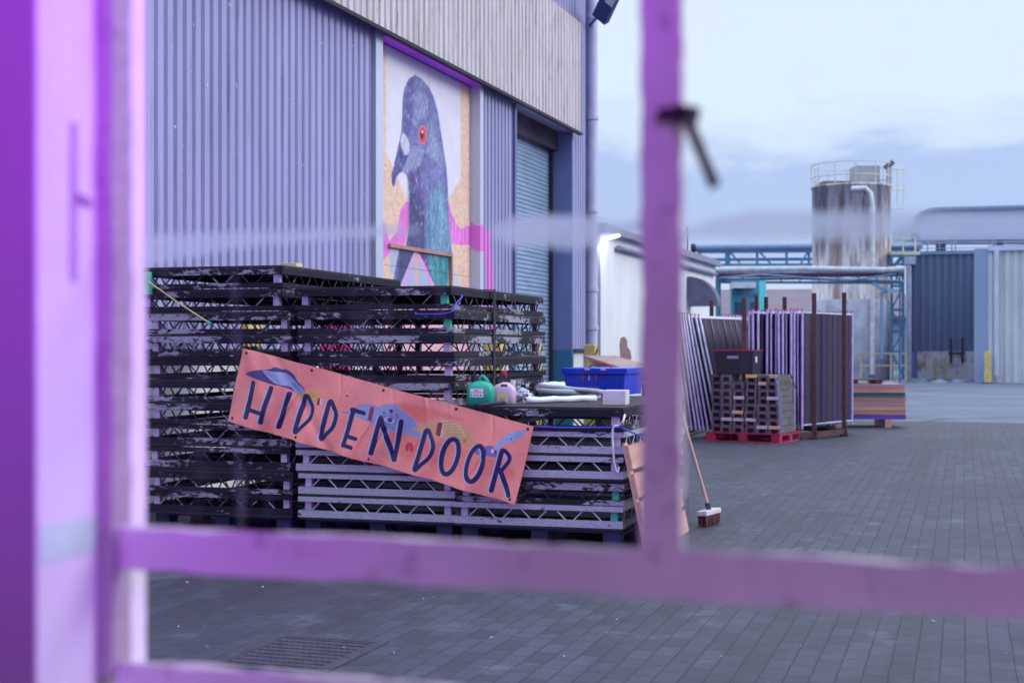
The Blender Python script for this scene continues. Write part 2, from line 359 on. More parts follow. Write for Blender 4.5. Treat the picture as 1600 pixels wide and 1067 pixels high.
b = MB(); b.box(WX - REC - .05, WX - .26, yD0 - .1, yD1, 4.9, Z_F0 + .05); b.build('shutter_box', M['dark'], wh)
# backing of the hall so that no gap shows light
b = MB(); b.box(WX - 12, WX - .5, Y_L, yC - .02, -.05, Z_TOP); b.build('hall_body', M['trim_blue'], wh)
MB().box(WX - 12, WX + .3, Y_L - .3, yC + .1, Z_TOP, Z_TOP + .15).build('roof', M['trim_blue'], wh)
# corner strip and downpipe
MB().box(WX - .3, WX - .02, yE, yC, -.05, Z_TOP).build('corner_trim', M['trim_blue'], wh)
pc = onX(925, 545, WX + .06)
dp = MB().tube([(pc.x, pc.y, .0), (pc.x, pc.y, Z_TOP)], .105, 16).build('downpipe', M['pipe'], wh)
for zc in (1.75, 2.45, 3.9, 5.6, 7.45): MB().tube([(pc.x, pc.y, zc), (pc.x, pc.y, zc + .07)], .125, 16).box(pc.x - .2, pc.x + .01, pc.y - .03, pc.y + .03, zc + .01, zc + .06).build('bracket', M['pipe'], dp)
# floodlight high on the corner
fl = thing('floodlight', 'dark blue floodlight on arm at the top of the drainpipe corner', 'floodlight')
D_ = (pc.y) / FW.y * .98
p1 = onX(938, 30, WX + .35); p2 = onX(962, -22, WX + .75)
MB().bar(p1, p2, .30, .14, up=(0, 1, 0)).build('housing', pm('floodlight_blue', (.03, .07, .20), .4, .3), fl)
q1 = p1.lerp(p2, .35) + Vector((.10, -.12, .02)); q2 = p1.lerp(p2, .95) + Vector((.10, -.12, .02))
MB().bar(q1, q2, .17, .06, up=(0, 1, 0)).build('lens', pm('floodlight_lens', (.6, .6, .7), .2), fl)
MB().tube([(WX - .02, pc.y, 6.3 + 1), p1 + Vector((0, 0, .1))], .03).build('bracket', M['trim_blue'], fl)

# ------------------------------------------------------------------ painted surfaces: numpy painter writing vertex colours
def smoothpoly(pts, n=6):
    P = np.array(pts, float); out = []
    for i in range(len(P)):
        p0, p1, p2, p3 = P[i - 1], P[i], P[(i + 1) % len(P)], P[(i + 2) % len(P)]
        for k in range(n):
            t = k / n; out.append(.5 * ((2 * p1) + (-p0 + p2) * t + (2 * p0 - 5 * p1 + 4 * p2 - p3) * t * t + (-p0 + 3 * p1 - 3 * p2 + p3) * t ** 3))
    return np.array(out)
class Paint:
    def __init__(s, px, py, base): s.x = px; s.y = py; s.c = np.tile(np.array(base, float), (len(px), 1))
    def _blend(s, idx, a, col):
        col = np.array(col, float)
        s.c[idx] = s.c[idx] * (1 - a[:, None]) + (col if col.ndim == 1 else col[idx]) * a[:, None]
    def poly(s, pts, col, alpha=1., aa=.6, smooth=False, holes=None):
        P = smoothpoly(pts) if smooth else np.array(pts, float)
        m = (s.x > P[:, 0].min() - 2) & (s.x < P[:, 0].max() + 2) & (s.y > P[:, 1].min() - 2) & (s.y < P[:, 1].max() + 2); idx = np.nonzero(m)[0]
        if len(idx) == 0: return
        x = s.x[idx]; y = s.y[idx]; ins = np.zeros(len(idx), bool); dm = np.full(len(idx), 1e9)
        for i in range(len(P)):
            x0, y0 = P[i - 1]; x1, y1 = P[i]
            c = (y0 > y) != (y1 > y)
            with np.errstate(divide='ignore', invalid='ignore'): ins ^= c & (x < (x1 - x0) * (y - y0) / ((y1 - y0) if y1 != y0 else 1e-9) + x0)
            dx, dy = x1 - x0, y1 - y0; L = dx * dx + dy * dy + 1e-9; t = np.clip(((x - x0) * dx + (y - y0) * dy) / L, 0, 1)
            dm = np.minimum(dm, np.hypot(x - x0 - t * dx, y - y0 - t * dy))
        a = np.clip(.5 + np.where(ins, dm, -dm) / aa, 0, 1) * alpha; s._blend(idx, a, col)
    def line(s, pts, w, col, alpha=1., aa=.6, smooth=False, closed=False):
        P = [tuple(p) for p in pts]
        if smooth: P = [tuple(p) for p in smoothpoly(P)] if closed else [tuple(p) for p in smoothpoly(P)][: (len(P) - 1) * 6 + 1]
        if closed: P.append(P[0])
        A = np.array(P); m = (s.x > A[:, 0].min() - w) & (s.x < A[:, 0].max() + w) & (s.y > A[:, 1].min() - w) & (s.y < A[:, 1].max() + w); idx = np.nonzero(m)[0]
        if len(idx) == 0: return
        x = s.x[idx]; y = s.y[idx]; dm = np.full(len(idx), 1e9)
        for (x0, y0), (x1, y1) in zip(P[:-1], P[1:]):
            dx, dy = x1 - x0, y1 - y0; L = dx * dx + dy * dy + 1e-9; t = np.clip(((x - x0) * dx + (y - y0) * dy) / L, 0, 1)
            dm = np.minimum(dm, np.hypot(x - x0 - t * dx, y - y0 - t * dy))
        a = np.clip(.5 + (w / 2 - dm) / aa, 0, 1) * alpha; s._blend(idx, a, col)
    def ell(s, cx, cy, rx, ry, col, alpha=1., aa=.5, soft=None):
        d = np.sqrt(((s.x - cx) / rx) ** 2 + ((s.y - cy) / ry) ** 2)
        a = np.clip(.5 + (1 - d) * min(rx, ry) / (soft or aa), 0, 1) * alpha; idx = np.nonzero(a > 0)[0]; s._blend(idx, a[idx], col)
def vnoise(x, y, fx, fy, seed=0):
    rs = np.random.RandomState(seed); T = rs.rand(128, 128); out = 0; amp = 1; tot = 0
    for o in range(3):
        u = x * fx * 2 ** o; v = y * fy * 2 ** o; i = np.floor(u).astype(int); j = np.floor(v).astype(int); a = u - i; b = v - j; a = a * a * (3 - 2 * a); b = b * b * (3 - 2 * b)
        g = lambda p, q: T[p % 128, q % 128]
        out = out + amp * ((g(i, j) * (1 - a) + g(i + 1, j) * a) * (1 - b) + (g(i, j + 1) * (1 - a) + g(i + 1, j + 1) * a) * b); tot += amp; amp *= .5
    return out / tot
def grid_mesh(name, P, nu, nv, cols, mat, parent=None, thickness=0):
    me = bpy.data.meshes.new(name); me.vertices.add(nu * nv); me.vertices.foreach_set('co', P.astype(np.float32).ravel())
    i = np.arange(nu - 1)[:, None] * nv + np.arange(nv - 1)[None, :]; q = np.stack([i, i + nv, i + nv + 1, i + 1], -1).reshape(-1, 4)
    me.loops.add(q.size); me.loops.foreach_set('vertex_index', q.astype(np.int32).ravel()); me.polygons.add(len(q))
    me.polygons.foreach_set('loop_start', np.arange(0, q.size, 4, dtype=np.int32)); me.polygons.foreach_set('loop_total', np.full(len(q), 4, np.int32))
    me.update(calc_edges=True); me.validate()
    ca = me.color_attributes.new('paint', 'FLOAT_COLOR', 'POINT'); ca.data.foreach_set('color', np.hstack([cols, np.ones((len(cols), 1))]).astype(np.float32).ravel())
    me.polygons.foreach_set('use_smooth', np.ones(len(q), bool)); me.materials.append(mat); o = bpy.data.objects.new(name, me); COL.objects.link(o)
    if parent: o.parent = parent
    if thickness:
        s_ = o.modifiers.new('solid', 'SOLIDIFY'); s_.thickness = thickness; s_.offset = 0
    return o
def paint_mat(name, rough=.5, bump=.1, bs=40, trans=False):
    t = NT(name); at = t.n('ShaderNodeAttribute'); at.attribute_name = 'paint'; v = t.coord('Object'); nz = t.noise(v, bs, 5)
    t.set(color=t.mix(.25, at.outputs[0], t.ramp(nz, [(.2, .6), (.8, 1.4)]), 'MULTIPLY'), rough=rough); t.bump(nz, bump, .003); return t.mat

# ---------- pigeon mural on chipboard
def mural():
    root = thing('mural', 'tall spray painted pigeon mural on chipboard with white backing shape', 'mural')
    X = WX - .13; nu, nv = 260, 620; z0, z1 = .02, Z_F0 - .02
    yMa, yMb = onX(593, 545, X).y - .05, onX(733.5, 545, X).y; ys = np.linspace(yMa, yMb, nu); zs = np.linspace(z0, z1, nv); Yg, Zg = np.meshgrid(ys, zs, indexing='ij')
    P = np.stack([np.full(Yg.size, X), Yg.ravel(), Zg.ravel()], -1); px, py = proj_np(P)
    A = lambda x, y: (580 + x / 5.08, 60 + y / 5.08); B = lambda x, y: (580 + x / 5.08, 250 + y / 5.08)
    p = Paint(px, py, S(226, 190, 170))
    y_, z_ = P[:, 1], P[:, 2]
    fl_ = vnoise(y_ + z_ * .3, z_ - y_ * .4, 28, 16, 3); fl2 = vnoise(y_ - z_ * .6, z_, 20, 34, 5)
    p.c *= (.72 + .34 * fl_ + .26 * fl2)[:, None]
    p.c = p.c * (1 - .35 * (fl2 > .62)[:, None]) + .35 * (fl2 > .62)[:, None] * np.array(S(236, 214, 200))
    # white backing
    wht = np.array(S(226, 222, 240)) * (.92 + .12 * vnoise(y_, z_, 4, 4, 8))[:, None]
    p.poly([A(112, 0), A(112, 915), A(152, 990), B(200, 130), B(288, 335), B(605, 320), B(705, 142), A(702, 200), A(640, 0)], wht)
    # pink tubes
    pk = np.array(S(226, 118, 212)) * (.75 + .45 * vnoise(y_, z_, 9, 9, 11))[:, None]
    for poly in ([B(50, 40), B(72, 90), B(80, 250), B(76, 430), B(105, 520), B(130, 600), B(148, 700), B(105, 782), B(50, 770)],
                 [B(290, 330), B(235, 385), B(212, 480), B(200, 560), B(145, 640), B(165, 672), B(240, 690), B(270, 600), B(298, 450)],
                 [B(605, 360), B(645, 450), B(700, 545), B(760, 520), B(790, 560), B(790, 665), B(650, 668), B(622, 620)]):
        p.poly(poly, pk, smooth=True)
    for k in range(5): p.line([B(640 + 28 * k, 500 + 15 * (k > 1)), B(636 + 30 * k, 650)], 1.2, S(240, 170, 232), .7)
    # bird body
    n1 = vnoise(px, py, .16, .035, 21); n2 = vnoise(px, py, .09, .09, 22)
    body = np.array(S(98, 98, 172))[None, :] * (1 - n2[:, None]) + np.array(S(150, 155, 214))[None, :] * n2[:, None]
    out = [A(340, 293), A(290, 325), A(258, 400), A(243, 480), A(240, 610), A(234, 745), A(212, 850), A(186, 960), A(163, 1062), B(157, 110), B(158, 185), B(171, 216), B(184, 190), B(192, 145), B(216, 108), B(248, 95),
           B(276, 122), B(291, 180), B(296, 300), B(294, 500), B(284, 610), B(268, 700), B(215, 712), B(178, 905), B(160, 1000), B(560, 1060), B(603, 980), B(618, 800), B(640, 748), B(620, 600), B(609, 400), B(600, 200), B(590, 60),
           A(570, 900), A(546, 740), A(520, 580), A(490, 470), A(450, 390), A(400, 330)]
    p.poly(out, body, aa=.7)
    def clipcol(poly, col, alpha=1., soft=3.): p.poly(poly, col, alpha, aa=soft, smooth=True)
    clipcol([A(330, 310), A(275, 380), A(255, 500), A(255, 720), A(300, 760), A(330, 600), A(330, 420)], S(92, 82, 165), .8, 4)
    clipcol([A(345, 430), A(330, 560), A(350, 660), A(400, 640), A(440, 560), A(420, 450)], S(168, 172, 214), .6, 9)
    clipcol([A(430, 700), A(470, 660), A(520, 760), A(550, 1000), A(500, 980), A(440, 860)], S(176, 186, 222), .55, 9)
    clipcol([A(300, 900), A(380, 860), A(400, 960), A(330, 1060), A(240, 1060)], S(176, 180, 220), .65, 8)
    # neck: dark violet left, teal right, brush streaks
    dv = np.array(S(62, 58, 118))[None, :] * (.6 + .9 * n1[:, None]); p.poly([B(290, 110), B(380, 60), B(395, 250), B(430, 450), B(425, 720), B(455, 980), B(200, 1000), B(215, 715), B(272, 700), B(292, 500)], dv, .88, 8)
    p.poly([B(300, 90), B(400, 110), B(440, 300), B(380, 320), B(350, 260)], S(120, 88, 176), .6, 10)
    tl = np.array(S(52, 122, 166))[None, :] * (1 - n1[:, None]) + np.array(S(150, 205, 232))[None, :] * n1[:, None]
    p.poly([B(460, 250), B(560, 200), B(585, 420), B(612, 620), B(625, 745), B(430, 720), B(425, 520)], tl, .88, 12)
    tl2 = np.array(S(16, 110, 140))[None, :] * (1 - n1[:, None]) + np.array(S(70, 190, 190))[None, :] * n1[:, None]
    p.poly([B(455, 740), B(615, 760), B(612, 860), B(600, 1000), B(490, 1000), B(455, 860)], tl2, .95, 3)
    rs = np.random.RandomState(4)
    for k in range(90):
        x = rs.uniform(285, 600); y = rs.uniform(150, 900); L = rs.uniform(40, 130); sl = .12 + rs.uniform(-.05, .1)
        if x + sl * L > 600 and y < 700: continue
        if y > 650 and x < 380: continue
        col = (S(196, 222, 244) if x > 430 else S(140, 130, 200)) if rs.rand() < .6 else S(46, 56, 112)
        p.line([B(x, y), B(x + sl * L, y + L)], .55, col, .55)
    for k in range(50):
        x = rs.uniform(260, 520); y = rs.uniform(380, 1050); L = rs.uniform(25, 80)
        if x > 300 + (y - 380) * .35 + 130 or (y > 700 and x < 300): continue
        p.line([A(x, y), A(x + rs.uniform(5, 30), y + L)], .7, S(205, 208, 240) if rs.rand() < .5 else S(84, 78, 156), .4)
    # beak, cere, eye
    p.poly([A(234, 748), A(212, 850), A(186, 960), A(163, 1062), B(157, 110), B(158, 185), B(171, 216), B(184, 190), B(192, 145), B(216, 108), B(250, 70), B(270, 20), A(290, 930), A(250, 880)], S(88, 86, 158), .9, 1.2)
    p.line([A(270, 960), A(235, 1010), A(205, 1067), B(180, 110), B(168, 180)], 1.1, S(52, 48, 110), .8); p.line([A(240, 900), A(200, 1000), B(170, 60)], 1.3, S(150, 158, 215), .8)
    p.ell(*A(235, 930), 2.2, 5, S(40, 36, 90), .9)
    p.poly([A(243, 756), A(276, 782), A(300, 850), A(297, 898), A(270, 932), A(243, 885), A(228, 825)], S(222, 222, 244), 1, .8, smooth=True)
    p.line([A(300, 880), A(330, 840), A(380, 850)], 1.3, S(66, 62, 130), .7)
    p.ell(*A(402, 768), 8.6, 19, S(86, 104, 160), .9, soft=1.5); p.ell(*A(402, 768), 6.8, 14.6, S(232, 120, 150)); p.ell(*A(402, 768), 5.6, 12.4, S(214, 60, 74)); p.ell(*A(398, 772), 2.7, 6, S(34, 22, 52)); p.ell(*A(402, 745), 1.2, 2.2, S(250, 220, 230))
    p.line([A(360, 810), A(385, 860), A(420, 850)], 1.4, S(200, 205, 240), .8)
    mk = Paint(px, py, (0, 0, 0)); mk.poly(out, (1, 1, 1)); w_ = mk.c[:, :1]
    fe = vnoise(px + py * .18, py, .9, .16, 41); fe2 = vnoise(px, py, .22, .12, 42); fe3 = vnoise(px + py * .3, py - px * .2, .5, .3, 43)
    p.c = p.c * (1 - w_) + w_ * p.c * (.36 + .52 * fe + .38 * fe3)[:, None] * np.array([.93, .93, .95])
    hl = np.clip((fe2 - .56) * 5, 0, 1) * np.clip((fe - .45) * 4, 0, 1) * .45; p.c = p.c * (1 - w_ * hl[:, None]) + w_ * hl[:, None] * np.array(S(205, 212, 242))
    p.line(out[-9:] + out[:1], 1.6, S(70, 66, 130), .5, aa=2)
    p.ell(*A(402, 768), 8.4, 18.4, S(96, 116, 176), .9, soft=1.5); p.ell(*A(402, 768), 6.8, 14.6, S(232, 120, 150)); p.ell(*A(402, 768), 5.6, 12.4, S(214, 60, 74)); p.ell(*A(398, 772), 2.7, 6, S(34, 22, 52)); p.ell(*A(402, 745), 1.2, 2.2, S(250, 220, 230))
    # lower hatch shapes
    p.poly([B(145, 700), B(215, 712), B(178, 905), B(140, 905)], S(176, 184, 214))
    p.poly([B(350, 720), B(232, 1000), B(490, 1000), B(385, 760)], S(172, 178, 214))
    p.line([B(345, 740), B(240, 1000)], 5.5, S(232, 150, 222)); p.line([B(372, 760), B(485, 1000)], 5.5, S(232, 150, 222)); p.line([B(340, 728), B(232, 985)], 1.2, S(120, 196, 180))
    p.poly([B(340, 730), B(368, 730), B(366, 1000), B(345, 1000)], S(214, 176, 158))
    p.poly([B(650, 830), B(650, 1010), B(705, 1010)], S(190, 196, 220))
    low = py > 447; p.c[low] = p.c[low] * .55 + .45 * np.array(S(226, 140, 214))
    mm = grid_mesh('painted_board', P, nu, nv, p.c, paint_mat('mural_paint', .55, .15, 30), root, thickness=.018)
    wood = pm('reddish_batten', (.42, .20, .17), .6, var=.3, scale=20, stretch=(1, .2, .2))
    q = lambda x, y: onX(*B(x, y), X + .03)
    MB().bar(q(145, 678), q(640, 757), .04, .045).build('batten', wood, root)
    MB().bar(q(632, 762), q(632, 1600), .05, .04).build('batten', wood, root)
    # sheet joints
    MB().box(X + .0095, X + .0105, yMa + .02, yMb - .02, 2.44, 2.444).box(X + .0095, X + .0105, (yM0 + yM1) / 2 + .3, (yM0 + yM1) / 2 + .304, 1.9, 5.1).build('board_joint', M['dark'], root)
    MB().box(X - .02, X - .012, yMa, yMb, 0, Z_F0 + .1).build('backing', M['dark'], root)
mural()

# ------------------------------------------------------------------ white building beyond
wb = thing('white_building', 'low white rendered building beyond the end of the warehouse', 'building')
yW1 = wallY(1118); zE = 3.68
t = NT('stained_white_render'); v = t.coord('Object', (1, 1, .35)); a_ = t.noise(v, 1.6, 8, .7); st = t.noise(t.coord('Object', (1.2, 1.2, .5)), 2.6, 8, .75)
c = t.ramp(a_, [(.3, (.60, .62, .68)), (.6, (.72, .74, .78))]); c = t.mix(t.ramp(st, [(.66, 0), (.70, .7)]), c, (.34, .32, .42)); t.set(color=c, rough=.8); t.bump(a_, .2, .02); M['white_stain'] = t.mat
MB().box(WX - 12, WX, yC + .3, yW1, -.05, zE).build('wall', M['white_stain'], wb)
MB().box(WX - 12, WX + .12, yC + .25, yW1 + .1, zE, zE + .08).box(WX + .02, WX + .16, yC + .3, yW1 + .1, zE - .08, zE - .002).build('roof_edge', pm('weathered_roof_edge', (.22, .22, .33), .6), wb)
yR = wallY(1015)
MB().tube([(WX + .08, wallY(960), zE - .30), (WX + .08, yW1 - .3, zE - .30)], .05).build('gutter', pm('grey_gutter', (.2, .2, .32), .6), wb)
# hood and lamp
ah = onX(1086, 480, WX); aw = (wallY(1099) - wallY(1073)); hb = MB(); poly = []
for k in range(13):
    a = k / 12 * math.pi / 2; poly.append((WX + .01 + .75 * math.sin(a), wallY(1073), ah.z + .72 * math.cos(a)))
poly.append((WX + .01, wallY(1073), ah.z)); hb.prism(poly, (0, .5, 0)); hb.build('door_hood', pm('grey_hood', (.11, .11, .19), .7), wb)
# patch of broken render
mp = MB(); yy = wallY(975); dy = (wallY(985) - wallY(970)); zt = onX(977, 526, WX).z; zb_ = onX(977, 566, WX).z
pts = [(0, 0), (.1, .35), (.05, .7), (.15, .95), (.5, 1), (.75, .85), (.8, .6), (1.1, .45), (1.25, .15), (.9, 0)]
mp.prism([(WX + .002, yy - dy / 2 + a * dy, zb_ + b * (zt - zb_)) for a, b in pts], (.012, 0, 0)); mp.build('broken_render', pm('exposed_brick', (.22, .13, .14), .8, var=.5, scale=14, dark=(.04, .03, .05)), wb)
lt = onX(953, 371, WX + .12)
e = NT('tube_lamp_glow'); e.set(color=(1, 1, 1), emis=(.93, .97, 1.), estr=6.)
tl_ = thing('wall_light', 'lit white tube light angled off the white building wall', 'light')
MB().tube([lt + Vector((-.02, -.35, -.05)), lt + Vector((.05, .45, .07))], .035).build('tube', e.mat, tl_)
MB().bar(lt + Vector((-.1, -.3, .05)), lt + Vector((-.05, .5, .15)), .05, .03).bar(lt + Vector((-.16, .05, .1)), lt + Vector((0, .05, .05)), .03).build('housing', M['trim'], tl_)
add_light('wall_light_glow', 'POINT', (WX + .22, lt.y - .35, lt.z - .22), (0, 0, 0), 9, (.95, .98, 1), shadow_soft_size=.08)
# thin aerial
ap = onX(1074, 395, WX - 1); tag(MB().tube([(ap.x, ap.y, zE), (ap.x, ap.y, zE + 1.1)], .02, 6).build('aerial', M['dark']), 'thin dark aerial rod on the white building roof', 'aerial')
# bollards
M['yellow'] = pm('faded_yellow', (.66, .50, .18), .55, var=.2, dark=(.12, .08, .06)); 
def bollard(px_, ptop, D, w, label, stripes=True):
    p = onD(px_, ptop, D); t_ = thing('bollard', label, 'bollard', (p.x, p.y, 0), 0, 'yellow guards by the warehouse door')
    MB().box(-w / 2, w / 2, -w / 2, w / 2, 0, p.z).build('post', M['yellow'], t_, bevel=.015)
    MB().box(-w / 2 - .02, w / 2 + .02, -w / 2 - .02, w / 2 + .02, 0, .02).build('base_plate', M['dark'], t_)
    if stripes:
        b = MB()
        for k in range(9):
            z = .1 + k * (p.z - .2) / 9; b.add([(w / 2 + .002, -w / 2, z), (w / 2 + .002, w / 2, z + .12), (w / 2 + .002, w / 2, z + .2), (w / 2 + .002, -w / 2, z + .08)], [(0, 1, 2, 3)])
        b.build('stripes', M['dark'], t_)
bollard(838, 533, 19.5, .13, 'yellow and black striped post just behind the middle deck stack')
bollard(923, 538, 25.2, .20, 'thick pale yellow post against the drainpipe corner')
bollard(772, 534, 18.2, .24, 'wide yellow post seen through the middle deck stack gaps')
# clutter behind the stacks
pkm = pm('pink_plastic', (.75, .06, .30), .5)
p = onY(525, 545, 12.9); bt = thing('traffic_barrier', 'hot pink plastic barrier seen through the middle deck stack', 'barrier', (p.x, p.y, 0))
MB().box(-.16, .16, -.04, .04, .25, 1.82).build('panel', pkm, bt, bevel=.02); MB().box(-.2, .2, -.16, .16, 0, .25).build('foot', M['dark'], bt, bevel=.02)
p = onY(372, 500, 12.6); yb = thing('storage_box', 'yellow lidded box on trestle behind the left deck stack', 'box', (p.x, p.y, 0))
MB().box(-.2, .2, -.15, .15, 1.42, 1.66).build('body', M['yellow'], yb, bevel=.01)
b = MB()
for sx in (-.17, .17):
    for sy in (-.12, .12): b.bar((sx, sy, 0), (sx * .8, sy * .8, 1.42), .04)
b.build('trestle', M['dark'], yb)
# boards lying behind the blue crate
p0 = onD(936, 557, 22.5); p1_ = onD(1010, 580, 19.5)
bd = thing('board_pile', 'long pinkish brown boards sloping behind the blue crate', 'boards')
wdm = pm('pinkish_board', (.40, .26, .25), .6, var=.3, scale=9, stretch=(1, .15, 1))
for k in range(3):
    o_ = Vector((.02 * k, .25 * k, -.07 * k)); MB().bar(p0 + o_, p1_ + o_, .5, .035).build('board', wdm, bd)
for q in (p0, p1_): MB().box(q.x - .05, q.x + .05, q.y - .05, q.y + .6, 0, q.z - .16).build('trestle', M['dark'], bd)

# ------------------------------------------------------------------ stage decks
def deck_proto(kind, flip, strip=None):
    Wd, L, H = 1.22, 2.44, .1655
    t = thing('stage_deck', 'x', 'stage deck', (0, 0, 0), 0, 'stage decks piled on pallets')
    rail, rod, ply = {'black': (M['deck_black'], M['rod_dark'], M['ply']), 'scuff': (M['deck_scuff'], M['rod_dark'], M['ply']), 'bare': (M['deck_bare'], M['rod_bare'], M['ply'])}[kind]
    z = (lambda a: H - a) if flip else (lambda a: a)
    def zb(mb, x0, x1, y0, y1, a, b):
        a, b = sorted((z(a), z(b))); mb.box(x0, x1, y0, y1, a, b)
    def ring(a, b, w, mb=None):
        mb = mb or MB(); zb(mb, 0, Wd, 0, w, a, b); zb(mb, 0, Wd, L - w, L, a, b); zb(mb, 0, w, w, L - w, a, b); zb(mb, Wd - w, Wd, w, L - w, a, b); return mb
    ring(0, .036, .03).build('bottom_rail', rail, t)
    m_ = ring(.100, .150, .03); [zb(m_, .03, Wd - .03, y, y + .04, .11, .150) for y in (.6, 1.2, 1.8)]; m_.build('top_rail', rail, t)
    mb = MB(); zb(mb, .003, Wd - .003, .003, L - .003, .1502, H); mb.build('deck_board', ply, t)
    r_ = .0065; a0, a1 = z(.030), z(.106)
    def zig(fn, Ln):
        n = int((Ln - .1) / .255); s0 = (Ln - n * .255) / 2; P_ = []
        for i in range(n):
            s = s0 + i * .255; P_ += [fn(s, a1), fn(s + .076, a0), fn(s + .128, a0), fn(s + .204, a1)]
        MB().tube(P_, r_, 6).build('brace', rod, t)
    for y in (.015, L - .015): zig(lambda s, zz, y=y: (s, y, zz), Wd)
    for x in (.015, Wd - .015): zig(lambda s, zz, x=x: (x, s, zz), L)
    for i, (x, y) in enumerate(((.04, .04), (Wd - .095, .04), (.04, L - .095), (Wd - .095, L - .095))):
        b = MB(); b.box(x, x + .048, y, y + .048, min(z(.0355), z(.1005)), max(z(.0355), z(.1005)))
        b.build('leg_socket', M['green_tape'] if (strip is not None and i == strip) else M['socket'], t)
    # dead prototypes are moved into use by first placement
    return t
protos = {}; used = set()
def place_deck(kind, flip, loc, rz, label, strip=None):
    k = (kind, flip, strip)
    if k not in protos: protos[k] = deck_proto(kind, flip, strip)
    o = protos[k]
    if k in used: o = dup(o)
    used.add(k); o.location = loc; o.rotation_euler = (0, 0, rz); o['label'] = label; return o
ORD = ['topmost', 'second from top', 'third from top', 'fourth from top', 'fifth from top', 'sixth from top', 'seventh from top', 'eighth from top', 'ninth from top', 'tenth from top', 'lowest']
K = {'black': 'black painted', 'scuff': 'scuffed black', 'bare': 'bare silver'}
PITCH, PZ = .1705, .15
stacks = [(-6.12, 9.42, 'tall left stack', ['black', 'black', 'scuff', 'scuff', 'black', 'scuff', 'black', 'scuff', 'scuff', 'black', 'black'], [0, 0, 0, 0, 0, 0, 0, 1, 1, 0, 1], {}),
          (-4.84, 9.42, 'middle stack', ['black', 'scuff', 'scuff', 'black', 'scuff', 'scuff', 'bare', 'bare', 'bare', 'bare'], [0, 0, 0, 0, 0, 1, 1, 1, 1, 1], {0: 1, 1: 1}),
          (-3.605, 9.44, 'low right stack', ['black', 'bare', 'bare', 'scuff', 'bare'], [0, 1, 1, 0, 1], {3: 1, 4: 1})]
for X0, Y0, nm, kinds, flips, gs in stacks:
    n = len(kinds)
    for i, kd in enumerate(kinds):
        lvl = n - 1 - i; jx = random.uniform(-.014, .014); jy = random.uniform(-.016, .016); rz = R(2.0 + random.uniform(-.35, .35))
        if nm == 'tall left stack' and i < 2: jx -= .07
        if nm == 'low right stack': jx *= .5
        w = 'lowest' if i == n - 1 else ORD[i]
        place_deck(kd, bool(flips[i]), (X0 + jx, Y0 + jy, PZ + lvl * PITCH), rz, f'{K[kd]} stage deck, {w} in the {nm}', gs.get(i))
    # pallets below
for X0, nm in ((-6.12, 'tall left'), (-4.84, 'middle'), (-3.605, 'low right')):
    for j in range(2):
        t_ = thing('pallet', f'blue pallet under the {"front" if j == 0 else "back"} of the {nm} deck stack', 'pallet', (X0 + .03, 9.5 + j * 1.25, 0), 0, 'blue pallets under the decks')
        b = MB()
        for y in (0, .22, .44, .66, .88, 1.0): b.box(0, 1.16, y, y + .12 if y < 1 else 1.1, .128, .149)
        b.build('top_board', M['blue_pallet'], t_)
        b = MB()
        for x in (0, .52, 1.04):
            for y in (0, .5, .98): b.box(x, x + .12, y, y + .12, .022, .106)
            b.box(x, x + .12, 0, 1.1, .106, .1275)
        b.build('block', M['blue_pallet'], t_)
        b = MB(); [b.box(x, x + .12, 0, 1.1, 0, .0218) for x in (0, .52, 1.04)]; b.build('bottom_board', M['blue_pallet'], t_)
# little wooden block on the top of the left stack
p = onY(455, 407, 9.75); tag(MB().box(-.07, .07, -.05, .05, 0, .03).build('wood_block', pm('pale_wood', (.62, .52, .34), .6), loc=(p.x, 9.75, PZ + 11 * PITCH - .004), bevel=.003), 'small pale wooden block on the corner of the tall left stack', 'block')

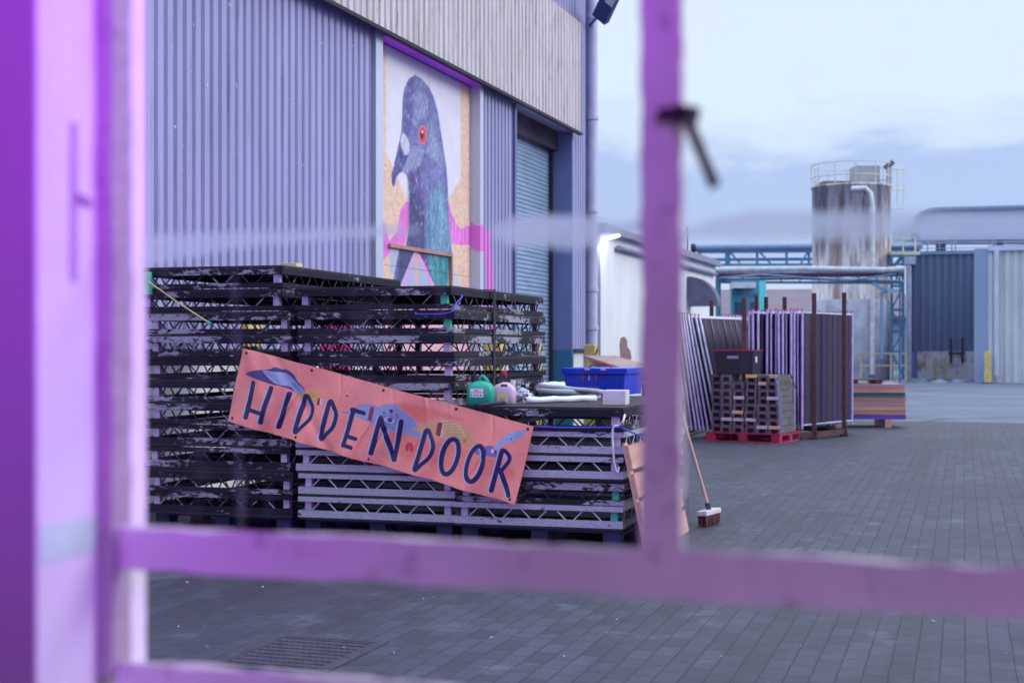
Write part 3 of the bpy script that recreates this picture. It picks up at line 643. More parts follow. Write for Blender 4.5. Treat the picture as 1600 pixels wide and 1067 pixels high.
# ------------------------------------------------------------------ banner
def banner():
    Yb = 9.355
    TL, TR, BR, BL = [np.array(onY(x, y, Yb)) for x, y in ((383, 543.5), (834.5, 666), (806, 788), (355.5, 658))]
    nu, nv = 860, 230; u = np.linspace(0, 1, nu); v = np.linspace(0, 1, nv); U, V = np.meshgrid(u, v, indexing='ij'); U = U.ravel(); V = V.ravel()
    P = (TL[None] * ((1 - U) * (1 - V))[:, None] + TR[None] * (U * (1 - V))[:, None] + BR[None] * (U * V)[:, None] + BL[None] * ((1 - U) * V)[:, None])
    sag = 4 * U * (1 - U); P[:, 2] -= .004 * sag
    px, py = proj_np(P)
    p = Paint(px, py, S(255, 157, 144))
    n = vnoise(U * 20, V * 6, 1, 1, 31); p.c = p.c * (.92 + .14 * n)[:, None]
    A = lambda x, y: (340 + x / 5.336, 530 + y / 5.336); B = lambda x, y: (580 + x / 5.336, 600 + y / 5.336)
    # orange horizon glow areas
    p.poly([B(200, 160), B(300, 240), B(400, 330), B(560, 290), B(760, 300), B(500, 200)], S(236, 118, 96), .7, 8, smooth=True)
    p.poly([B(180, 300), B(420, 420), B(800, 540), B(1040, 620), B(1180, 720), B(1100, 780), B(600, 700), B(200, 560)], S(236, 116, 100), .5, 10, smooth=True)
    pur, pal, dk, yel, sky = S(112, 92, 160), S(160, 172, 206), S(52, 40, 96), S(236, 178, 104), S(150, 160, 200)
    # hand on the left with dark cloud behind
    p.poly([A(245, 290), A(300, 265), A(380, 255), A(440, 250), A(490, 235), A(540, 250), A(590, 255), A(640, 300), A(665, 350), A(715, 430), A(640, 440), A(560, 400), A(440, 370), A(330, 330)], S(80, 70, 130), 1, .8, smooth=True)
    p.poly([A(385, 262), A(450, 268), A(520, 275), A(580, 285), A(625, 320), A(655, 360), A(710, 432), A(650, 462), A(600, 395), A(520, 380), A(455, 345)], S(166, 178, 214), 1, .8, smooth=True)
    for k in range(4): p.line([A(395 + 12 * k, 272 + 8 * k), A(500 + 8 * k, 300 + 20 * k)], .5, dk, .8)
    for k in range(3): p.line([A(618 + 14 * k, 365 + 6 * k), A(630 + 14 * k, 400 + 8 * k)], .7, dk)
    p.line([A(455, 268), A(465, 238), A(495, 238), A(500, 262)], .8, dk, smooth=True)
    for dx, dy in ((-22, -30), (22, -40), (0, -60), (30, -20)): p.line([A(460, 230), A(460 + dx, 230 + dy)], .7, S(160, 150, 190), .8)
    # orange cloud
    p.poly([A(610, 465), A(680, 450), A(730, 425), A(790, 415), A(840, 440), A(865, 480), A(860, 510), A(800, 520), A(720, 500), A(640, 495)], yel, 1, .8, smooth=True)
    for k in range(5): p.line([A(700 + 14 * k, 490), A(770 + 18 * k, 440 + 6 * k)], .45, S(150, 90, 90), .8)
    p.poly([A(825, 490), A(845, 492), A(840, 552), A(818, 548)], S(150, 28, 50)); p.poly([A(845, 495), A(866, 500), A(862, 548), A(842, 550)], S(214, 206, 226))
    p.ell(*A(1077, 472), 1.5, 1.5, dk)
    # blue wing and red window, eye cloud
    p.poly([A(1030, 610), A(1100, 590), A(1150, 560), A(1220, 540), A(1300, 545), A(1350, 560), A(1400, 545), A(1494, 530), B(180, 165), B(230, 175), B(265, 215), B(330, 270), B(375, 330), B(410, 420), B(395, 450), B(270, 420), B(120, 380), B(60, 330), A(1300, 705), A(1220, 670), A(1120, 630)], sky, 1, .9, smooth=True)
    for k in range(8): p.line([A(1090 + 6 * k, 605 + 8 * k), A(1200 + 12 * k, 560 + 12 * k)], .5, S(176, 190, 230), .9)
    p.poly([A(1275, 570), A(1298, 556), A(1312, 575), A(1300, 685), A(1258, 670)], S(146, 60, 84))
    for k in range(5): p.line([A(1200 + 20 * k, 470 + 3 * k), A(1240 + 12 * k, 535)], .45, S(200, 150, 180), .7)
    e0 = [B(112, 290), B(135, 268), B(165, 262), B(190, 280), B(212, 310), B(200, 330), B(160, 335), B(128, 318)]
    p.poly(e0, S(170, 178, 220), 1, .6, smooth=True); p.line(e0, .9, dk, smooth=True, closed=True); p.ell(*B(165, 297), 3.4, 3.6, dk); p.ell(*B(166, 294), .9, .9, pal)
    for tri, fill in (([B(108, 228), B(134, 238), B(116, 262)], 0), ([B(160, 208), B(195, 214), B(172, 248)], 1), ([B(210, 252), B(235, 256), B(222, 288)], 0)):
        (p.poly(tri, dk) if fill else p.line(tri, .8, dk, closed=True))
    for x, y in ((160, 348), (186, 358)): p.line([B(x, y), B(x + 4, y + 18)], .8, dk)
    # yellow skirt cloud
    p.poly([B(345, 378), B(420, 345), B(480, 312), B(560, 308), B(620, 300), B(700, 320), B(760, 360), B(810, 410), B(840, 520), B(760, 510), B(640, 470), B(560, 450), B(430, 410)], S(222, 168, 112), 1, .9, smooth=True)
    p.poly([B(560, 320), B(640, 300), B(720, 335), B(770, 390), B(770, 460), B(700, 455), B(575, 440)], S(230, 190, 140), 1, .8, smooth=True)
    for k in range(7): p.line([B(590 + 3 * k, 325 + 18 * k), B(690 + 14 * k, 318 + 26 * k)], .6, S(104, 66, 60), .9)
    p.poly([B(552, 322), B(580, 318), B(598, 340), B(572, 440), B(535, 420)], S(136, 34, 52)); p.line([B(597, 330), B(575, 440)], 1.3, S(232, 214, 220))
    p.line([B(762, 455), B(780, 465), B(770, 480), B(760, 487)], .9, dk, smooth=True)
    # sleeve and right hand
    p.poly([B(850, 545), B(940, 520), B(1020, 515), B(1060, 560), B(1060, 605), B(1000, 600), B(900, 590)], S(122, 114, 186), 1, .9, smooth=True)
    p.poly([B(1030, 530), B(1085, 460), B(1130, 425), B(1190, 400), B(1285, 380), B(1295, 400), B(1250, 440), B(1190, 475), B(1110, 500), B(1065, 545)], S(160, 176, 222), 1, .9, smooth=True)
    for k in range(4): p.line([B(1200, 410 + 12 * k), B(1288 - 8 * k, 384 + 16 * k)], .5, S(112, 112, 180), .9)
    p.poly([B(1168, 462), B(1176, 446), B(1186, 462)], dk); p.poly([B(1012, 540), B(1036, 545), B(1030, 575), B(1010, 570)], S(236, 220, 230)); p.poly([B(1036, 545), B(1054, 555), B(1046, 582), B(1030, 578)], S(150, 44, 72))
    # red petal dot
    p.poly([B(278, 520), B(295, 492), B(330, 492), B(347, 520), B(340, 565), B(318, 555), B(312, 520), B(305, 555), B(285, 560)], S(214, 58, 92), 1, .6, smooth=True)
    # letters
    navy, lit = S(44, 32, 88), S(176, 196, 222)
    L = []
    w = 7.4
    L.append(([A(310, 362), A(240, 650)], w, 0)); L.append(([A(455, 408), A(368, 690)], w, 0)); L.append(([A(272, 590), A(392, 625)], 6.6, 0))
    L.append(([A(594, 455), A(500, 730)], w, 0))
    L.append(([A(712, 482), A(630, 762)], w, 0)); L.append(([A(712, 482), A(762, 530), A(780, 590), A(755, 665), A(700, 725), A(628, 764)], 6.4, 1))
    L.append(([A(928, 528), A(855, 818)], w, 0)); L.append(([A(928, 528), A(968, 570), A(986, 640), A(960, 730), A(910, 785), A(855, 820)], 6.4, 1))
    L.append(([A(1130, 590), A(1050, 882)], w, 0)); L.append(([A(1118, 588), A(1222, 617)], 6.8, 0)); L.append(([A(1095, 812), A(1165, 830)], 6.2, 0)); L.append(([A(1045, 880), A(1130, 903)], 6.2, 0))
    L.append(([B(88, 285), B(5, 575)], w, 0)); L.append(([B(92, 280), B(176, 630)], w, 0)); L.append(([B(252, 312), B(182, 632)], w, 0))
    L.append(([B(452, 395), B(362, 700)], w, 0)); L.append(([B(452, 395), B(500, 450), B(514, 530), B(480, 610), B(420, 665), B(360, 702)], 6.4, 1))
    def oo(cx, cy):
        out = []
        for k in range(16):
            a = 2 * math.pi * k / 16; x = 68 * math.cos(a); y = 146 * math.sin(a); out.append(B(cx + x - y * .20, cy + y))
        return out
    L.append((oo(648, 606), 7.4, 2)); L.append((oo(872, 662), 7.4, 2))
    L.append(([B(1098, 555), B(1005, 885)], w, 0)); L.append(([B(1098, 555), B(1145, 580), B(1158, 625), B(1130, 670), B(1078, 715)], 6.2, 1)); L.append(([B(1080, 715), B(1146, 928)], w, 0))
    for pts, ww, md in L: p.line([(x - 2.3, y + .3) for x, y in pts], ww, lit, smooth=md > 0, closed=md == 2, aa=.5)
    for pts, ww, md in L: p.line(pts, ww, navy, smooth=md > 0, closed=md == 2, aa=.5)
    # bright hem
    edge = (V < .012) | (V > .988) | (U < .003) | (U > .997); p.c[edge] *= .93
    # cloth folds (geometry)
    s = U * 2.0
    d = .008 * np.sin(s * 7 + V * 2) + .006 * np.sin(s * 17 + 1.3 + V * 3.5) * (.4 + V) + .004 * np.sin(s * 39 + V * 6) * np.abs(V - .3) + .007 * (vnoise(s * 4, V * 2, 1, 1, 77) - .5)
    d += .012 * np.exp(-((U * 3.6 - V * .55 - .05) / .10) ** 2) * np.exp(-V * 1.2) - .007 * np.exp(-((U * 3.6 - V * .9 - .4) / .09) ** 2)
    for uc, am in ((.19, .006), (.34, -.005), (.475, .009), (.53, -.006), (.64, .005), (.72, .006), (.86, -.005)):
        d += am * np.exp(-((U - uc - .02 * np.sin(V * 5)) / .006) ** 2) * (.5 + .5 * np.cos(V * 3 + uc * 20))
    P[:, 1] -= d * 2.3
    root = thing('banner', 'orange banner reading HIDDEN DOOR tied slanting across the deck stacks', 'banner')
    bo = grid_mesh('banner_cloth', P, nu, nv, p.c, paint_mat('printed_pvc', .36, .08, 60), root, thickness=.0012)
    eye = pm('brass_eyelet', (.1, .07, .12), .4, .6)
    for uu, vv in ((.02, .05), (.245, .05), (.502, .05), (.745, .045), (.985, .05), (.015, .94), (.245, .95), (.505, .95), (.98, .95)):
        q = P[np.argmin((U - uu) ** 2 + (V - vv) ** 2)]
        b = MB()
        ring = [(q[0] + .008 * math.cos(a), q[1] - .003, q[2] + .008 * math.sin(a)) for a in np.linspace(0, 2 * math.pi, 13)]
        b.tube(ring, .003, 6); b.box(q[0] - .005, q[0] + .005, q[1] - .0035, q[1] - .002, q[2] - .005, q[2] + .005); b.build('eyelet', eye, root)
    return P[0], P[(nu - 1) * nv]
ban_tl, ban_tr = banner()
# bungee cord and string holding the banner
c0 = onY(232, 440, 9.37); c1 = onY(326, 504, 9.36)
bc = thing('bungee_cord', 'yellow cord with green end running down to the banner corner', 'cord')
MB().tube([c0, c0.lerp(c1, .5) + Vector((0, 0, -.006)), c1], .005, 8).build('cord', pm('yellow_cord', (.72, .62, .22), .6), bc)
MB().tube([c1 - (c1 - c0).normalized() * .012, c1 + (c1 - c0).normalized() * .02], .011, 8).build('end_cap', M['green_tape'], bc)
MB().tube([c1, Vector(ban_tl) + Vector((.01, 0, -.01))], .0035, 6).build('string', M['dark'], bc)
tag(MB().box(-.03, .03, -.02, .03, 0, .17).build('green_tape', M['green_tape'], loc=(onY(231, 452, 9.4).x, 9.385, onY(231, 460, 9.4).z)), 'green tape wrapped on the far left edge of the tall left stack', 'tape')
rp = pm('blue_rope', (.05, .06, .55), .6)
def rope(pts, r, mat, name, label, cat='rope'):
    P_ = smoothpoly([tuple(p) for p in pts])[: (len(pts) - 1) * 6 + 1]; return tag(MB().tube([Vector(q) for q in P_], r, 8).build(name, mat), label, cat)
rope([onY(650, 488, 9.40), onY(672, 491, 9.39), onY(695, 490, 9.385), onX(707, 486, -3.60), onX(712, 475, -3.60), onX(719, 462, -3.60)], .006, rp, 'rope', 'blue rope looped round the corner of the middle stack')
rope([onY(838, 668, 9.42), onY(880, 668, 9.415), onY(960, 668, 9.41), onX(975, 670, -2.36), onX(1005, 690, -2.35)], .006, rp, 'rope', 'blue rope strung under the top of the low right stack')
wr = pm('white_cord', (.68, .58, .74), .5)
rope([onX(976, 652, -2.355), onX(973, 660, -2.35), onY(968, 665, 9.41), onY(960, 666, 9.41), onY(957, 676, 9.41), onY(958, 705, 9.41), onY(961, 728, 9.41), onY(965, 737, 9.41), onY(967, 729, 9.41)], .008, wr, 'cord', 'pale pink cord hooked over the corner of the low right stack', 'cord')
# black ratchet strap down the middle stack
q0 = onX(781, 450, -3.59); q1 = onX(784, 560, -3.585); q2 = onX(787, 632, -3.58)
b = MB(); b.box(-3.638, -3.632, q0.y - .025, q0.y + .025, 1.0, PZ + 10 * PITCH + .003).box(-4.85, -3.638, q0.y - .025, q0.y + .025, PZ + 10 * PITCH, PZ + 10 * PITCH + .003)
tag(b.build('ratchet_strap', M['dark']), 'black strap around the side of the middle stack', 'strap')

# ------------------------------------------------------------------ things on the low stack
ZT = PZ + 5 * PITCH - .0045
def on_top(x, y): return onZ(x, y, ZT)
# green petrol can
p = on_top(742, 634); gc = thing('petrol_can', 'rounded green plastic petrol can with black cap', 'petrol can', (p.x, p.y + .12, ZT), R(8))
M['green_pl'] = pm('green_plastic', (.01, .36, .24), .35, var=.1, bump=.03)
def can_body(w, d, h, rnd=.4, taper=.75):
    b = MB(); prof = [(0, .0), (.90, .0), (1, .03), (1, .60), (.96, .74), (.82, .86), (.5, .96), (.25, 1.0), (0, 1.0)]; n = 28; vs = []; fs = []
    for s_, z in prof:
        for k in range(n):
            a = 2 * math.pi * k / n; ca, sa = math.cos(a), math.sin(a); e_ = .45
            vs.append((math.copysign(abs(ca) ** e_, ca) * w / 2 * s_, math.copysign(abs(sa) ** e_, sa) * d / 2 * s_, z * h))
    for i in range(len(prof) - 1):
        for k in range(n): fs.append((i * n + k, i * n + (k + 1) % n, (i + 1) * n + (k + 1) % n, (i + 1) * n + k))
    b.add(vs, fs, 0, True); return b
can_body(.19, .15, .175).build('body', M['green_pl'], gc)
MB().tube([(-.035, 0, .15), (-.04, 0, .205)], .026, 14).tube([(-.04, 0, .2), (-.045, 0, .215)], .03, 14).build('cap', pm('black_cap', (.02, .015, .03), .4), gc)
MB().tube([(-.005, 0, .165), (-.005, 0, .195), (.01, 0, .21), (.03, 0, .195), (.055, 0, .165)], .012, 10).build('handle', M['green_pl'], gc)
lb = MB(); lb.box(-.06, .035, -.0775, -.0755, .06, .12); lab = lb.build('label', pm('white_label', (.72, .70, .78), .4, var=.05), gc, bevel=.0)
dk_ = pm('label_print', (.1, .07, .16), .5); rd_ = pm('label_red', (.6, .06, .12), .5)
b = MB(); [b.box(-.055 + k * .0125, -.046 + k * .0125, -.0782, -.0776, .090, .096) for k in range(7)]; [b.box(-.055 + k * .022, -.043 + k * .022, -.0782, -.0776, .068, .079) for k in range(4)]; b.build('label_print', dk_, lab)
MB().box(-.03, .0, -.0782, -.0776, .103, .111).build('label_print', rd_, lab)
# pale pink bottle with black spout and red cap
p = on_top(782, 632); bt = thing('spout_bottle', 'translucent pink bottle with black spout, red cap and yellow label', 'bottle', (p.x, p.y + .09, ZT), R(4))
can_body(.165, .11, .16).build('body', pm('pinkish_plastic', (.66, .48, .66), .3, var=.12, scale=6, bump=.03), bt)
MB().tube([(-.035, 0, .14), (-.04, 0, .175), (-.02, 0, .2), (.0, 0, .225)], [.034, .03, .022, .018], 12).tube([(-.035, 0, .165), (-.06, 0, .12), (-.075, 0, .08)], [.016, .018, .012], 8).build('spout', pm('black_spout', (.02, .015, .035), .4), bt)
MB().tube([(-.004, 0, .212), (.002, 0, .24)], .021, 12).build('cap', pm('red_cap', (.62, .02, .07), .35), bt)
MB().box(-.015, .035, -.052, -.0515, .128, .146).build('handle_hole', dk_, bt)
MB().tube([(.06, 0, .13), (.066, 0, .175)], .02, 10).build('neck', pm('pale_neck', (.66, .6, .72), .4), bt)
yl = MB().box(-.04, .038, -.0565, -.0548, .015, .085).build('label', pm('yellow_label', (.75, .6, .25), .5, var=.1), bt)
MB().box(-.02, .02, -.0575, -.0566, .02, .05).build('label_print', pm('label_lilac', (.4, .3, .5), .5), yl)
# black strap with ratchet lying on the deck edge
rope([on_top(745, 634) + Vector((0, 0, .012)), on_top(775, 633) + Vector((0, 0, .014)), on_top(800, 630) + Vector((0, 0, .014)), on_top(812, 626) + Vector((0, 0, .02)), on_top(826, 620) + Vector((0, 0, .02))], .011, M['dark'], 'strap', 'black strap end lying in front of the two bottles', 'strap')
# rolls of plastic sheet
M['roll'] = pm('pale_blue_vinyl', (.66, .70, .86), .4, var=.08, scale=3, bump=.1)
def roll(a, b, r, label):
    a = Vector(a); b = Vector(b); P_ = [a.lerp(b, k / 10) + Vector((0, 0, .0025 * math.sin(k * 1.7 + r * 300))) for k in range(11)]; rs2 = [r * (1 + .06 * math.sin(k * 2.3 + r * 500)) for k in range(11)]
    x = MB().tube(P_, rs2, 20, cap=False).build('plastic_roll', M['roll']); s_ = x.modifiers.new('solid', 'SOLIDIFY'); s_.thickness = .005
    MB().tube(P_, [q * .62 for q in rs2], 16, cap=False).build('inner_layer', M['roll'], x)
    MB().tube([P_[0].lerp(P_[1], .3), P_[9]], r * .4, 12).build('core', pm('mauve_core', (.16, .09, .16), .7), x)
    tag(x, label, 'roll', 'rolls of pale plastic sheeting on the low stack')
U3 = lambda x, y, h: on_top(x, y) + Vector((0, 0, h))
roll(U3(820, 631, .026), U3(930, 627, .024), .024, 'front roll of pale plastic sheet nearest the deck edge')
roll(U3(810, 616, .032), U3(935, 622, .030), .03, 'roll of pale sheet lying second behind the front roll')
roll(U3(835, 614, .07), U3(950, 625, .055), .022, 'thin roll of pale sheet lying slantwise on the others')
roll(U3(818, 612, .045), U3(880, 611, .045), .045, 'fat short roll of pale sheet at the back of the rolls')
# crumpled clear bag
bg = MB(); n = 18; vs = []; rs_ = random.Random(3)
for i in range(n):
    for j in range(10):
        a = 2 * math.pi * i / n; z = j / 9; r_ = (.085 * (1 - z ** 2) + .01) * rs_.uniform(.72, 1.2); vs.append((r_ * math.cos(a) * 1.1, r_ * math.sin(a), z * .085))
fs = [((i % n) * 10 + j, ((i + 1) % n) * 10 + j, ((i + 1) % n) * 10 + j + 1, (i % n) * 10 + j + 1) for i in range(n) for j in range(9)]
bg.add(vs, fs); p = on_top(812, 622); tag(bg.build('crumpled_bag', pm('clear_bag', (.55, .58, .74), .25, var=.3, scale=20), loc=(p.x, p.y + .05, ZT)), 'crumpled pale plastic bag between the pink bottle and the rolls', 'bag')
# small white box
p = on_top(940, 633); tag(MB().box(0, .165, 0, .2, 0, .105).build('cardboard_box', pm('white_card', (.64, .58, .70), .6, var=.1, scale=6), loc=(p.x, p.y + .03, ZT), rz=R(6), bevel=.004), 'small white cardboard box in front of the blue crate', 'box')
# blue attached-lid crate
p = on_top(881, 617); q = on_top(979, 617)
cr = thing('plastic_crate', 'bright blue plastic storage crate with stacking rim', 'crate', (p.x, p.y, ZT), R(0))
Wc = (q - p).length; M['blue_pl'] = pm('blue_plastic', (.006, .035, .62), .35, var=.08, bump=.02)
def frustum(mb, w0, d0, w1, d1, z0, z1, ox=0, oy=0):
    cx, cy = Wc / 2 + ox, .35 + oy; V_ = []
    for w, d, z in ((w0, d0, z0), (w1, d1, z1)): V_ += [(cx - w / 2, cy - d / 2, z), (cx + w / 2, cy - d / 2, z), (cx + w / 2, cy + d / 2, z), (cx - w / 2, cy + d / 2, z)]
    mb.add(V_, [(0, 3, 2, 1), (4, 5, 6, 7), (0, 1, 5, 4), (1, 2, 6, 5), (2, 3, 7, 6), (3, 0, 4, 7)])
H_ = .235
b = MB(); frustum(b, Wc - .04, .66, Wc, .70, 0, H_ - .055); b.build('body', M['blue_pl'], cr, bevel=.008)
b = MB(); frustum(b, Wc + .035, .735, Wc + .045, .745, H_ - .054, H_); b.build('rim', M['blue_pl'], cr, bevel=.006)
b = MB(); [frustum(b, .012, .75, .012, .752, H_ - .05, H_ - .006, ox=-Wc / 2 + .03 + k * (Wc - .06) / 11) for k in range(12)]; b.build('rib', M['blue_pl'], cr)
for k, col in enumerate(((.5, .03, .1), (.45, .42, .36), (.5, .04, .08), (.03, .02, .08))):
    MB().box(Wc * (.30 + .11 * k), Wc * (.30 + .11 * k) + .012, -.006, .004, H_ - .105, H_ - .06).build('peg', pm('peg_colour', col, .5), cr)
MB().box(Wc * .17, Wc * .58, -.004, .012, .002, .07).build('card_pocket', pm('grey_card', (.20, .17, .30), .7), cr)
for k in (.36, .62): MB().box(Wc * k, Wc * k + .045, -.026, -.022, H_ - .018, H_ - .004).build('sticker', pm('pink_sticker', (.75, .55, .65), .5), cr)
rcord = [(Wc * .55 + .1 * math.cos(a), .1, H_ - .005 + .045 * math.sin(a)) for a in np.linspace(0, math.pi, 10)]
tag(MB().tube([Vector(v) + Vector((p.x, p.y, ZT)) for v in rcord], .006, 8).build('cable', pm('red_cable', (.42, .02, .05), .5)), 'red cable loop poking up out of the blue crate', 'cable')

# ------------------------------------------------------------------ leaning board, broom
wb_ = thing('wooden_panel', 'slatted pale wooden panel leaning on the low right stack', 'panel')
wm = pm('fresh_pine', (.56, .30, .24), .6, var=.2, scale=7, stretch=(1, .25, 3))
def lean(y, h): return Vector((-2.195 - .165 * h / .78, y, h))
nrm = Vector((.02, 0, .004))
for h0, h1 in ((.01, .17), (.20, .36), (.39, .55), (.58, .74)):
    pl = [lean(9.40, h0), lean(10.70, h0), lean(10.70, h1), lean(9.40, h1)]; MB().prism(pl, nrm).build('slat', wm, wb_)
for y in (9.40, 10.62): MB().prism([lean(y, 0) - nrm, lean(y + .08, 0) - nrm, lean(y + .08, .76) - nrm, lean(y, .76) - nrm], nrm * .9).build('batten', wm, wb_)
bk = Vector((0, 0, 0))
base = onZ(1108, 820); tp = onX(1065, 645, -2.285); dr = (tp - (base + Vector((0, 0, .13)))).normalized()
brm = thing('broom', 'wooden yard broom with dark red bristles leaning by the low stack', 'broom')
h0 = base + Vector((0, 0, .125))
MB().tube([h0, h0 + dr * 1.22], .0125, 10).build('handle', pm('broom_pole', (.66, .44, .40), .5, var=.12, scale=9), brm)
ax = (RT * .50 + FW * .87).normalized(); up_ = (Vector((0, 0, 1)) * .93 + Vector((-.1, -.2, 0))).normalized()
hc = base + Vector((0, 0, .105)); MB().bar(hc - ax * .155, hc + ax * .155, .085, .04, up=up_).build('head', pm('pale_broom_head', (.62, .54, .58), .6, var=.1), brm, bevel=.006)
b = MB(); rr = random.Random(5)
for i in range(26):
    for j in range(6):
        c_ = hc + ax * (-.145 + .29 * i / 25) + ax.cross(Vector((0, 0, 1))) * (-.032 + .064 * j / 5) - Vector((0, 0, .018))
        e_ = c_ + Vector((rr.uniform(-.012, .012), rr.uniform(-.012, .012), -.078)); b.tube([c_, e_], [.0055, .004], 5)
b.build('bristles', pm('red_bristle', (.11, .03, .045), .7, var=.4, scale=40), brm)
MB().tube([hc + Vector((0, 0, .01)), h0 + dr * .06], .02, 10).bar(hc - ax * .03 + Vector((0, 0, .02)), h0 + dr * .05, .012).bar(hc + ax * .03 + Vector((0, 0, .02)), h0 + dr * .05, .012).build('socket', pm('dark_bracket', (.04, .05, .1), .5, .4), brm)

# ------------------------------------------------------------------ hoarding panels in stillages
M['galv'] = pm('galvanised_tube', (.52, .52, .70), .35, .55, .2, 6)
M['hoard'] = pm('dark_hoarding_sheet', (.010, .009, .02), .55, 0, .3, 3); M['hoard_rib'] = pm('glossy_hoarding_rib', (.13, .08, .20), .30, .75, .2, 3)
M['redcap'] = pm('red_plastic_cap', (.55, .06, .10), .5)
M['brown'] = pm('brown_rusty_steel', (.075, .032, .04), .65, .3, .4, 8)
PH, PL = 1.86, 1.9
def panel_proto():
    t = thing('hoarding_panel', 'x', 'panel', (0, 0, 0), 0, 'dark hoarding panels stored upright in stillages')
    b = MB(); b.tube([(0, 0, 0), (0, 0, PH)], .021, 10).tube([(0, PL, 0), (0, PL, PH)], .021, 10).tube([(0, .0, .06), (0, PL, .06)], .0155, 8).tube([(0, 0, PH - .04), (0, PL, PH - .04)], .0155, 8); b.build('frame', M['galv'], t)
    MB().box(-.006, -.002, .02, PL - .02, .075, PH - .055).build('sheet', M['hoard'], t)
    b = MB()
    for k, rr_ in ((0, .012), (1, .02), (2, .010), (3, .022), (4, .012), (5, .016), (6, .010), (7, .022), (8, .012)): b.tube([(0, .13 + k * .205, .08), (0, .13 + k * .205, PH - .06)], rr_, 8)
    b.build('ribs', M['hoard_rib'], t)
    for y in (0, PL): MB().tube([(0, y, PH), (0, y, PH + .022)], .021, 10).build('cap', M['redcap'], t)
    return t
pp = panel_proto(); first = True
ang = YAW - R(37)       # local +Y swings right of the view axis
dirn = RT * math.sin(R(37)) + FW * math.cos(R(37))
def put_panel(xp, D, tilt, label, z=.12):
    global first
    p = onD(xp, HOR, D); loc = (p.x, p.y, z)
    o = pp if first else dup(pp); first = False
    o.location = loc; o.rotation_mode = 'XYZ'
    m = Matrix.Rotation(ang, 4, 'Z') @ Matrix.Rotation(tilt, 4, 'Y'); o.rotation_euler = m.to_euler(); o['label'] = label
xs = [1171, 1177, 1185, 1192, 1198, 1205, 1212, 1217, 1223, 1229, 1236, 1241, 1247, 1253]
for i, x in enumerate(xs):
    put_panel(x, 22.2 + random.uniform(-.06, .06) + (.0 if i % 3 else .1), R(random.uniform(-.3, .3)),
              'rightmost upright hoarding panel with its dark purple-lit face showing' if i == len(xs) - 1 else 'upright dark hoarding panel seen edge on in the right stillage', .12 + random.uniform(0, .03))
xb = [1058, 1065, 1073, 1081, 1088, 1094, 1100, 1107, 1115, 1124, 1132]
for i, x in enumerate(xb):
    put_panel(x, 22.3 + random.uniform(-.05, .05), R(-7 - .65 * i * (1 if i < 8 else 1.1)),
              'rightmost leaning hoarding panel with its slanting ribbed face showing' if i == len(xb) - 1 else 'dark hoarding panel leaning left in the left stillage', .12)
def stillage(label, posts, D0, extra):
    t = thing('stillage', label, 'stillage', (0, 0, 0), 0, 'brown steel stillages')
    P_ = []
    for x, ytop, D in posts:
        q = onD(x, ytop, D); P_.append(q); MB().bar((q.x, q.y, .0), (q.x, q.y, q.z), .065).build('post', M['brown'], t)
        b = MB(); b.box(q.x - .07, q.x + .07, q.y - .07, q.y + .07, 0, .03); b.bar((q.x, q.y, 0.03), (q.x, q.y, .12), .10); b.build('foot', M['brown'], t)
    for a, b_ in extra: MB().bar((P_[a].x, P_[a].y, .075), (P_[b_].x, P_[b_].y, .075), .07, .08).build('base_rail', M['brown'], t)
stillage('brown stillage with tall posts holding the right block of panels', [(1272, 458, 22.0), (1319, 457, 22.8), (1163, 465, 21.6), (1226, 464, 24.3), (1197, 464, 24.6)], 0, [(0, 1), (0, 2), (1, 3)])
stillage('brown stillage with shorter posts holding the left leaning panels', [(1112, 470, 25.0), (1182, 462, 24.4), (1048, 478, 21.8)], 0, [(0, 1), (0, 2)])

# ------------------------------------------------------------------ red pallet with rubber fence feet and black tote
PA = YAW - R(28.5)
pc0 = onZ(1218, 693)        # near right corner
rp_ = thing('pallet', 'red wooden pallet carrying the rubber fence feet', 'pallet', pc0, PA)
b = MB()
for y in (0, .19, .38, .57, .76, .95): b.box(-1.16, 0, y, y + .13, .125, .144)
b.build('top_board', M['red_pallet'], rp_)
b = MB()
for x in (-1.16, -.64, -.13):
    for y in (0, .5, .95): b.box(x, x + (.16 if x < -1 else .13), y, y + .13, .02, .1045)
    b.box(x, x + .13, 0, 1.08, .1045, .1245)
b.build('block', M['red_pallet'], rp_)
b = MB(); [b.box(x, x + .13, .0, 1.08, 0, .0195) for x in (-1.16, -.64, -.13)]; b.box(-1.03, -.64, .002, .1, 0, .019); b.box(-.51, -.13, .002, .1, 0, .019); b.build('bottom_board', M['red_pallet'], rp_)
M['rubber'] = pm('recycled_rubber', (.12, .105, .115), .85, var=.35, scale=8, dark=(.04, .035, .06), bump=.5)
M['tip_pale'] = pm('pale_block_tip', (.52, .46, .50), .7, var=.15); M['tip_orange'] = pm('orange_block_tip', (.62, .40, .22), .7, var=.15); M['tip_yellow'] = pm('yellow_block_tip', (.68, .50, .12), .6, var=.15)
def foot_mesh():
    b = MB(); w, L, h = .172, .72, .107
    prof = [(0, 0), (.033, 0), (.036, .058), (.044, .066), (.128, .066), (.136, .058), (.139, 0), (w, 0), (w, h - .012), (w - .012, h), (.012, h), (0, h - .012)]
    b.prism([(x, 0, z) for x, z in prof], (0, .16, 0))
    b.box(.0, w, .16, L, 0, h - .004); return b
fm = foot_mesh(); ft = None
